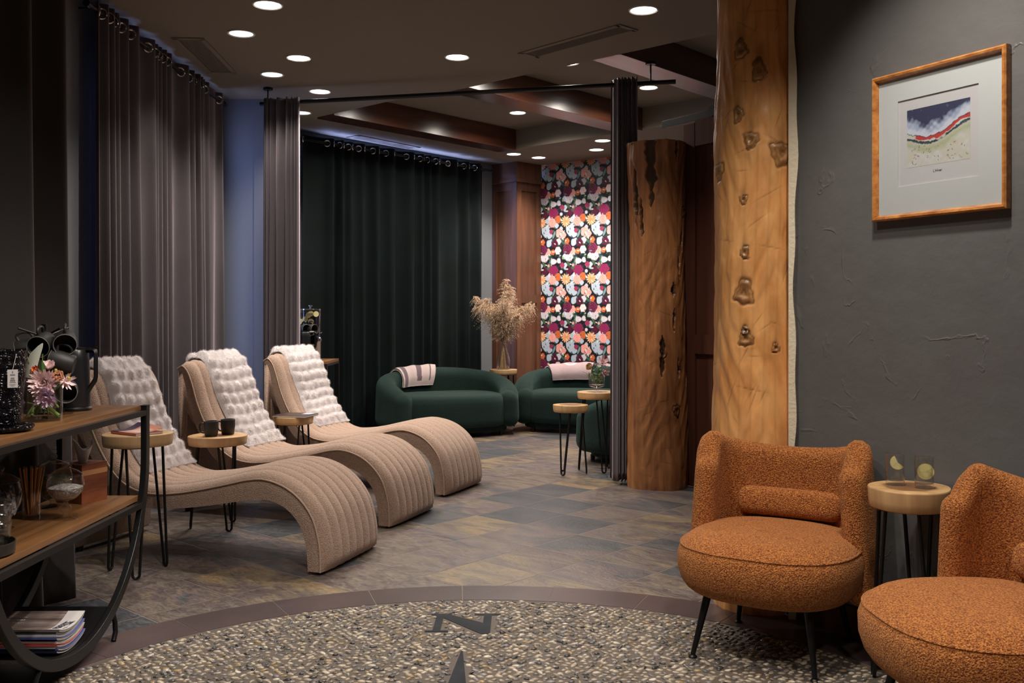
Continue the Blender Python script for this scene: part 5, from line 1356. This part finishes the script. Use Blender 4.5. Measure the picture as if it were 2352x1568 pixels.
for x, y, k in ((-1.625, 3.10, 1), (-1.625, 3.10, 2), (-1.70, 3.12, 0), (-1.70, 3.12, 1), (-1.655, 3.025, 0), (-1.655, 3.025, 1)):
    o = tb.copy(); C.objects.link(o); o.location = (x, y, ZL+.0065+k*.030)
    o['label'] = ('bottom', 'second', 'top')[k]+' ribbed tumbler of the '+{-1.625: 'rear right stack of three', -1.70: 'rear left stack', -1.655: 'nearest stack'}[x]+' on the dark tray'

# ================================================================== ON THE TABLES
def booklet(label, x, y, z, rz, c1, c2, open_=False, th=.012, w=.15, d=.21):
    t = thing('booklet', label, 'book', (x, y, z), rz)
    b = MB(); b.box((0, 0, th/2), (w-.003, d-.003, th-.003)); b.build('pages', PAGE, t, smooth=False)
    b = MB(); b.box((0, 0, th-.0008), (w, d, .0016)); b.box((0, 0, .0008), (w, d, .0016)); b.box((-w/2+.0008, 0, th/2), (.0016, d, th)); b.build('cover', c1, t, smooth=False)
    return t
t = booklet('coral and navy booklet with lifting cover on the tall slab table', -1.850, 4.82, .691, .95, mat('coral_cover', (.62, .20, .15), .4), None)
navy = mat('navy_purple_cover', (.06, .035, .09), .35); blush = mat('blush_print', (.80, .60, .50), .4)
n = 14; vs = []
for i in range(n):
    f = i/(n-1); x = -.074+.150*f; zz = .0126+.075*max(0, f-.45)**1.6
    vs += [(x, -.105, zz*(.7)+.004), (x, .105, zz)]
mk('lifted_cover', vs, grid_faces(n, 2).tolist(), mat('coral_cover_face', (.75, .33, .25), .4), t)
vs = [];
for i in range(n):
    f = i/(n-1); x = -.05+.09*f; zz = .0132+.075*max(0, (x+.074)/.150-.45)**1.6
    vs += [(x, -.08, zz*.72+.0042), (x, .02, zz*.9+.0018)]
mk('cover_print', vs, grid_faces(n, 2).tolist(), blush, t)
vs = []
for i in range(n):
    f = i/(n-1); x = -.074+.150*f; zz = .0134+.075*max(0, f-.45)**1.6
    vs += [(x, .045, zz*.93+.0012), (x, .105, zz+.0004)]
mk('cover_end', vs, grid_faces(n, 2).tolist(), navy, t)
t = booklet('dark brown closed portfolio on the slab table by the far lounger', -1.555, 7.03, .549, -.25, mat('brown_leather_cover', (.035, .020, .020), .35), None, th=.014, w=.25, d=.22)
b = MB(); b.box((.075, .05, .0150), (.07, .08, .001)); b.build('card', mat('pale_card', (.55, .52, .68), .5), t, smooth=False)
# lemon water
def lem_rot(roll, face_=-.39, tilt=0): return (Matrix.Rotation(face_, 3, 'Z') @ Matrix.Rotation(PI/2+tilt, 3, 'X') @ Matrix.Rotation(roll, 3, 'Z')).to_euler()
LEM = mat('lemon_flesh', (.80, .72, .20), .4, vary=(60, (.90, .86, .45))); RIND = mat('lemon_rind', (.78, .58, .05), .45); PITH = mat('lemon_pith', (.85, .82, .62), .6)
def lemon(label, loc, rot, r=.026, half=False, group=None):
    t = bpy.data.objects.new('lemon_slice', None); C.objects.link(t); t.location = loc; t.rotation_euler = rot; tag(t, label, 'lemon slice', group)
    a1 = PI*1.15 if half else 2*PI; n = 40; aa = np.linspace(0, a1, n)
    b = MB(); b.prism([(r*.86*math.cos(a), r*.86*math.sin(a)) for a in aa][: n if half else n-1]+([(0, 0)] if half else []), -.002, .002); b.build('flesh', LEM, t, smooth=False)
    for nm, r0, r1, m_ in (('pith', .86, .95, PITH), ('rind', .95, 1.0, RIND)):
        b = MB()
        for i in range(n-1):
            p = [(r*k*math.cos(a), r*k*math.sin(a)) for a, k in ((aa[i], r0), (aa[i+1], r0), (aa[i+1], r1), (aa[i], r1))]; b.prism(p[::-1], -.0022, .0022)
        b.build(nm, m_, t, smooth=False)
    b = MB()
    for k in range(10):
        a = a1*k/10; b.box((r*.42*math.cos(a), r*.42*math.sin(a), 0), (r*.84, .0007, .0048), rz=a)
    b.build('membranes', PITH, t, smooth=False); return t
for (x, y, lab, lab2, hf, rot, fz) in ((1.357, 3.462, 'left glass of water with half lemon slice between orange chairs', 'half slice of lemon in the left water glass', True, lem_rot(2.0), .080),
                              (1.432, 3.395, 'right glass of water with round lemon slice between orange chairs', 'whole round lemon slice in the right water glass', False, lem_rot(0), .058)):
    t = thing('water_glass', lab, 'glass', (x, y, .6725), 0, 'water glasses between the orange chairs')
    lathe_obj('glass', [(0, 0), (.0300, 0), (.0312, .004), (.0315, .110), (.0300, .111), (.0293, .110), (.0288, .016), (0, .014)], M['glass'], t, n=48)
    lathe_obj('water', [(0, .0155), (.0284, .0165), (.0288, .095), (0, .095)], M['water'], t, n=40)
    lemon(lab2, (x+(.004 if hf else 0), y-.012, .6725+fz), rot, .0275 if not hf else .025, hf)
# pampas in a bottle vase
px0 = Vector((-.10, 11.15, .6605))
t = thing('bottle_vase', 'clear glass bottle vase of pampas grass on the far slab table', 'vase', px0)
lathe_obj('glass', spline([(0, .0), (.06, .002), (.078, .05), (.078, .10), (.055, .19), (.030, .26), (.026, .32), (.034, .345), (.031, .345), (.0235, .32), (.027, .26), (.052, .19), (.074, .10), (.074, .05), (.05, .012), (0, .010)], 60), M['glass'], t, n=40)
PAM = mat('pampas_plume', (.74, .57, .41), .95, vary=(30, (.66, .48, .33)), attr=True); PST = mat('dry_stem', (.55, .38, .18), .7)
rg = np.random.default_rng(4)
for k in range(17):
    a = 2*PI*k/17+rg.random()*.3; sp_ = (.06 if k < 4 else .13+.13*rg.random()); hgt = .62+.20*rg.random()+(0.08 if k < 4 else -.02)
    if k % 3 == 2: sp_ *= .9; hgt -= .16
    tipp = Vector((sp_*math.cos(a)*1.25, sp_*math.sin(a), hgt+.16)); bs = Vector((-.035*math.cos(a), -.035*math.sin(a), .014)); neck = Vector((.010*math.cos(a), .010*math.sin(a), .33))
    t = thing('pampas_stem', 'fluffy beige pampas plume in the bottle vase', 'dried grass', px0, 0, 'pampas plumes in the bottle vase')
    path = spline([bs, neck, neck.lerp(tipp, .55)+Vector((0, 0, .05)), tipp+Vector((sp_*.25*math.cos(a), sp_*.25*math.sin(a), -.05*sp_/.2))], 40)
    b = MB(); b.tube(path, .0018, 5); b.build('stem', PST, t)
    nb = 125; iv = np.clip(15+(np.arange(nb)/nb)**.9*24, 15, 38.5); V_ = []; F_ = []; C_ = []; q = 0
    for ib in iv:
        i0 = int(ib); f = (ib-15)/24; base = path[i0]; dr = path[min(i0+1, 39)]-path[i0-1]; dr /= np.linalg.norm(dr)
        out = rg.normal(size=3); out -= out@dr*dr; out /= np.linalg.norm(out); Lb = (.125*math.sin(PI*min(1, f*.80+.16))**.8+.015)*(.6+.7*rg.random())
        tt = np.linspace(0, 1, 13)[:, None]; cur = base+dr*Lb*.75*tt+out*Lb*(.25+.55*tt)*tt*1.1; cur[:, 2] -= (Lb*.65*tt**2.2)[:, 0]
        sh = .62+.5*rg.random()
        for j in range(1, 13):
            for h in range(3):
                dd2 = rg.normal(size=3)*.7+(cur[j]-cur[j-1])/Lb*9; dd2 /= np.linalg.norm(dd2); s2 = np.cross(dd2, rg.normal(size=3)); s2 /= np.linalg.norm(s2)
                l2 = .016*(1.2-.5*j/12)*(.6+.8*rg.random()); V_ += [cur[j]-s2*.0023, cur[j]+s2*.0023, cur[j]+dd2*l2]; F_.append((q, q+1, q+2)); q += 3; C_ += [sh*(.85+.3*rg.random())]*3
    vs = np.array(V_); fs = F_; pc_ = np.array(C_)[:, None]*np.array((1, 1, 1))
    mk('plume', vs, fs, PAM, t, smooth=False, attr=pc_)
# pink bouquet in a footed glass on the taller table
vb = Vector((.690, 7.96, .6485))
t = thing('footed_vase', 'footed clear glass vase with bouquet beside the hanging curtain', 'vase', vb)
lathe_obj('glass', [(0, 0), (.040, 0), (.040, .003), (.010, .008), (.009, .032), (.03, .040), (.062, .048), (.066, .060), (.066, .160), (.064, .160), (.063, .062), (0, .050)], M['glass'], t, n=44)
lathe_obj('water', [(0, .051), (.062, .063), (.062, .125), (0, .125)], M['water'], t, n=40)
vB = vb+Vector((0, 0, .06))
flower('rose', 'cream peach rose leaning left in the footed vase', at(1357, 842, 7.93), vB, (-.8, -.8, .3), .045, pm('cream_petals', (.74, .52, .30)), rings=[(6, 1, .5), (5, .9, .8), (4, .6, 1.1), (3, .4, 1.35)], pw=.95, cup=.9)
flower('lily', 'pale pink lily at the top of the footed vase bouquet', at(1384, 832, 7.95), vB, (.2, -1, .6), .060, pm('lily_petals', (.80, .58, .60)), rings=[(6, 1, .3), (3, .6, 1.0)], pw=.45)
flower('lily', 'pink lily low on the right of the footed vase bouquet', at(1388, 853, 7.88), vB, (.5, -1, -.2), .045, pm('lily_petals', (.80, .58, .60)), rings=[(6, 1, .3), (3, .6, 1.0)], pw=.5)
flower('aster', 'white daisy in the centre of the footed vase bouquet', at(1376, 838, 7.86), vB, (0, -1, .2), .022, pm('white_petals', (.75, .72, .72)), rings=[(10, 1, .1)], pw=.35)
leafy('leaf_sprig', 'dark green foliage filling the footed vase bouquet', vB, [(-.05, -.03, .13), (.02, -.04, .14), (.06, 0, .10), (-.02, .02, .19), (-.09, 0, .10), (.0, -.05, .09), (.03, .02, .20), (-.03, -.05, .05), (.04, -.04, .03)], leafm, .018)

# ================================================================== SECOND CONSOLE (behind the far lounger)
t = thing('drinks_stand', 'narrow wood topped drinks stand behind the farthest lounger', 'console', (-1.655, 8.36, 0))
b = MB(); b.box((0, 0, .882), (.25, .56, .022), bev=.002); b.build('top_shelf', M['shelf_wood'], t, smooth=False)
b = MB()
for sx in (-1, 1):
    for sy in (-1, 1): b.box((sx*.118, sy*.27, .436), (.020, .020, .870))
    b.box((sx*.118, 0, .862), (.020, .52, .018))
b.build('frame', M['black'], t, smooth=False)
t = thing('drink_dispenser', 'glass lemon water dispenser with metal tap on a wooden base', 'dispenser', (-1.745, 8.46, ZT))
b = MB(); b.box((0, 0, .078), (.15, .15, .154), bev=.003); b.build('stand', wood('grey_oak', (.18, .13, .10), (.34, .27, .22), 2, 14, .1), t, smooth=False)
GD = mat('lilac_water', (.30, .26, .34), .3)
lathe_obj('glass', [(0, .158), (.080, .158), (.084, .175), (.090, .425), (.088, .430)], M['glass'], t, n=48)
lathe_obj('water', [(0, .162), (.078, .164), (.086, .400), (0, .400)], glassy('hazy_lemon_water', (.62, .58, .62), .1, .9), t, n=48)
lathe_obj('lid', [(0, .440), (.090, .436), (.092, .428), (.0, .428)], M['chrome'], t); lathe_obj('lid_knob', [(0, .470), (.018, .468), (.016, .460), (.006, .455), (.008, .440), (0, .440)], M['chrome'], t, n=20)
b = MB(); b.tube(spline([(.06, -.05, .19), (.095, -.085, .19), (.105, -.095, .175), (.105, -.095, .160)], 12), .009, 8); b.tube([(.095, -.085, .20), (.095, -.085, .225), (.120, -.10, .235)], .005, 8); b.build('tap', M['chrome'], t)
k = 0
for lx, ly in ((714, 720), (726, 721), (708, 724), (701, 733), (714, 738), (690, 738), (719, 753)):
    p = at(lx, ly, 8.385); k += 1
    lemon(('lemon slice overlapped by its neighbour near the dispenser top', 'lemon slice at the upper right of the dispenser', 'uppermost middle lemon slice in the dispenser', 'lemon slice left of centre in the dispenser', 'lemon slice in the middle above the far mugs', 'lemon slice at the left edge of the dispenser, by the curtain', 'lowest lemon slice in the dispenser, right of the mugs')[k-1], p, (PI/2+.1*math.sin(k*2), .2*math.sin(k), .25*math.sin(k*3)), .024, False, 'lemon slices in the dispenser')
kettle('small looking black kettle behind the far lounger, copper on top', -1.735, 8.13, ZT, .1)
mug_tree('black mug tree on the drinks stand behind the far lounger', -1.700, 8.26, ZT, .31, [(.27, -2.4), (.27, -.5), (.18, -1.2)])
aim_mug('left tilted mug on the far mug tree', at(698, 757, 8.17), (.8, -.8, .1), grp='mugs on the far mug tree')
aim_mug('right upright leaning mug on the far mug tree', at(714, 756, 8.20), (.9, -.6, 0), grp='mugs on the far mug tree')
aim_mug('lowest mug on the far mug tree, above the wooden base', at(716, 780, 8.19), (.5, -.9, 0), grp='mugs on the far mug tree')

# ================================================================== FRAMED PRINT ON THE RIGHT WALL
wn = Vector((-.878, -.479, 0)); wt = Vector((.479, -.878, 0))       # out of the wall; along it towards the camera
A0 = Vector((1.277, 3.96, 0))-wt*(-.25)*0; 
pc = Vector((1.277, 3.96, 0))+wt*((.25+.803)/2)+wn*.002; pc.z = 1.90
frz = math.atan2(wt.y, wt.x)
t = thing('framed_print', 'framed colourful landscape print with wide white mat on grey wall', 'picture', pc, frz)
W_, H_ = .556, .546
GOLD = wood('burl_gold_frame', (.30, .10, .025), (.62, .28, .08), 0, 12, .5, .28, coat=.4)
def bar(cx_, cz_, L_, rot):
    b = MB(); f = .022; d0, d1 = .012, .030
    pr = [(0, 0), (0, -.024), (.006, -d1), (.014, -d1+.002), (f, -d0), (f, 0)]
    vs = []
    for e, s in ((-L_/2, -1), (L_/2, 1)):
        for w, y in pr: vs.append((e-s*w, y, w))
    n = len(pr); fs = [(i, (i+1) % n, n+(i+1) % n, n+i) for i in range(n)]+[tuple(range(n))[::-1], tuple(n+i for i in range(n))]
    R_ = Matrix.Rotation(rot, 3, 'Y'); b.add([R_ @ Vector(v)+Vector((cx_, 0, cz_)) for v in vs], fs); b.build('frame_side', GOLD, t, smooth=False)
bar(0, -H_/2, W_, 0); bar(0, H_/2, W_, PI); bar(-W_/2, 0, H_, PI/2); bar(W_/2, 0, H_, -PI/2)
b = MB(); b.box((0, -.003, 0), (W_-.01, .005, H_-.01)); b.build('backing', M['black'], t, smooth=False)
MAT_ = mat('white_mat_board', (.60, .60, .55), .7); PAP = mat('print_paper', (.60, .57, .535), .7)
ow, oh = .335, .318; oz = .008; ox = -.002; b = MB()
x0, x1, z0, z1 = ox-ow/2, ox+ow/2, oz-oh/2, oz+oh/2; iw, ih = W_/2-.02, H_/2-.02
for a, c, e, f in ((-iw, iw, z1, ih), (-iw, iw, -ih, z0), (-iw, x0, z0, z1), (x1, iw, z0, z1)): b.box(((a+c)/2, -.0085, (e+f)/2), (c-a, .004, f-e))
b.build('mat_board', MAT_, t, smooth=False)
b = MB(); b.box((ox, -.0062, oz), (ow, .001, oh)); b.build('paper', PAP, t, smooth=False)
# plain abstract stand-in of like colours: dark sky, pale ridge, red bands, cream field
aw, ah = .262, .212; nx_, nz_ = 300, 244
xx, zz = np.meshgrid(np.linspace(0, 1, nx_), np.linspace(0, 1, nz_), indexing='ij')
def nse(seed, f, ax=1.0):
    r = np.random.default_rng(seed); o = 0
    for i in range(12): q = r.normal(size=2); o = o+np.sin(xx*f*q[0]*2*ax+zz*f*q[1]*2+r.random()*6+1.3*np.sin(zz*f*.7+i)+1.1*np.sin(xx*f*.6+i*2))
    return o/5
n1, n2, n3, n4 = nse(1, 5), nse(2, 13), nse(3, 28), nse(4, 55, .5)
sm = lambda v, w: np.clip(.5+v/w, 0, 1)[..., None]
mixc = lambda im, c_, m_: im*(1-m_)+np.array(c_)*m_
img = np.ones((nx_, nz_, 3))*np.array((.60, .56, .44)); img = mixc(img, (.66, .64, .62), sm(n2-.3, .8)*.6); img = mixc(img, (.52, .34, .18), sm(n1+.3*n2-.9, .5)*.45)
rid = .55+.10*np.sin(xx*5.2+2.6)+.10*xx+.012*n3+.02*n2
img = mixc(img, (.60, .62, .66), sm(zz-rid, .02)); img = mixc(img, (.26, .32, .45), sm(zz-rid-.12-.05*n2, .10)*.7); img = mixc(img, (.045, .045, .09), sm(zz-rid-.21-.05*n1-.03*n2, .08))
img = mixc(img, (.50, .52, .60), sm(n3*.5+n4*.4-.75, .4)*sm(zz-rid-.1, .05)*.55)
img = mixc(img, (.52, .055, .045), sm(.034-np.abs(zz-rid+.030+.006*n3), .012)*sm(xx-.14, .03)); img = mixc(img, (.04, .03, .05), sm(.007-np.abs(zz-rid-.004*n4), .006)*.8)
img = mixc(img, (.025, .045, .07), sm(.022-np.abs(zz-rid+.105+.02*n2), .014)*sm(n2+.5, .4)); gm = np.clip(1-np.abs(zz-rid+.21)/.11, 0, 1)[..., None]; img = mixc(img, (.34, .38, .15), gm*.65)
rgp = np.random.default_rng(11)
for k in range(46):
    cx_, cz_ = .06+.9*rgp.random(), .04+.30*rgp.random(); an_ = rgp.random()*PI; u_ = (xx-cx_)*math.cos(an_)+(zz-cz_)*math.sin(an_); v_ = -(xx-cx_)*math.sin(an_)+(zz-cz_)*math.cos(an_)
    img = mixc(img, [(.05, .06, .12), (.50, .15, .05), (.14, .10, .11)][k % 3], sm(1-np.hypot(u_/(.010+.014*rgp.random()), v_/.005), .6)*.85)
img = np.clip(img, .01, .85)
X = -aw/2+aw*xx; Z = -ah/2+ah*zz+oz+.012; vs = np.stack([X, np.full_like(X, -.0070), Z], -1).reshape(-1, 3)
mk('print_image', vs, grid_faces(nx_, nz_), mat('print_inks', (1, 1, 1), .6, attr=True), t, smooth=False, attr=img.reshape(-1, 3))
text_mesh('caption', "L'Hiver", .013, INKM, t, (0, -.0072, oz-.118), (PI/2, 0, 0), .0001)
b = MB(); b.box((0, -.0125, 0), (W_-.04, .0015, H_-.04)); b.build('glazing', M['pane'], t, smooth=False)
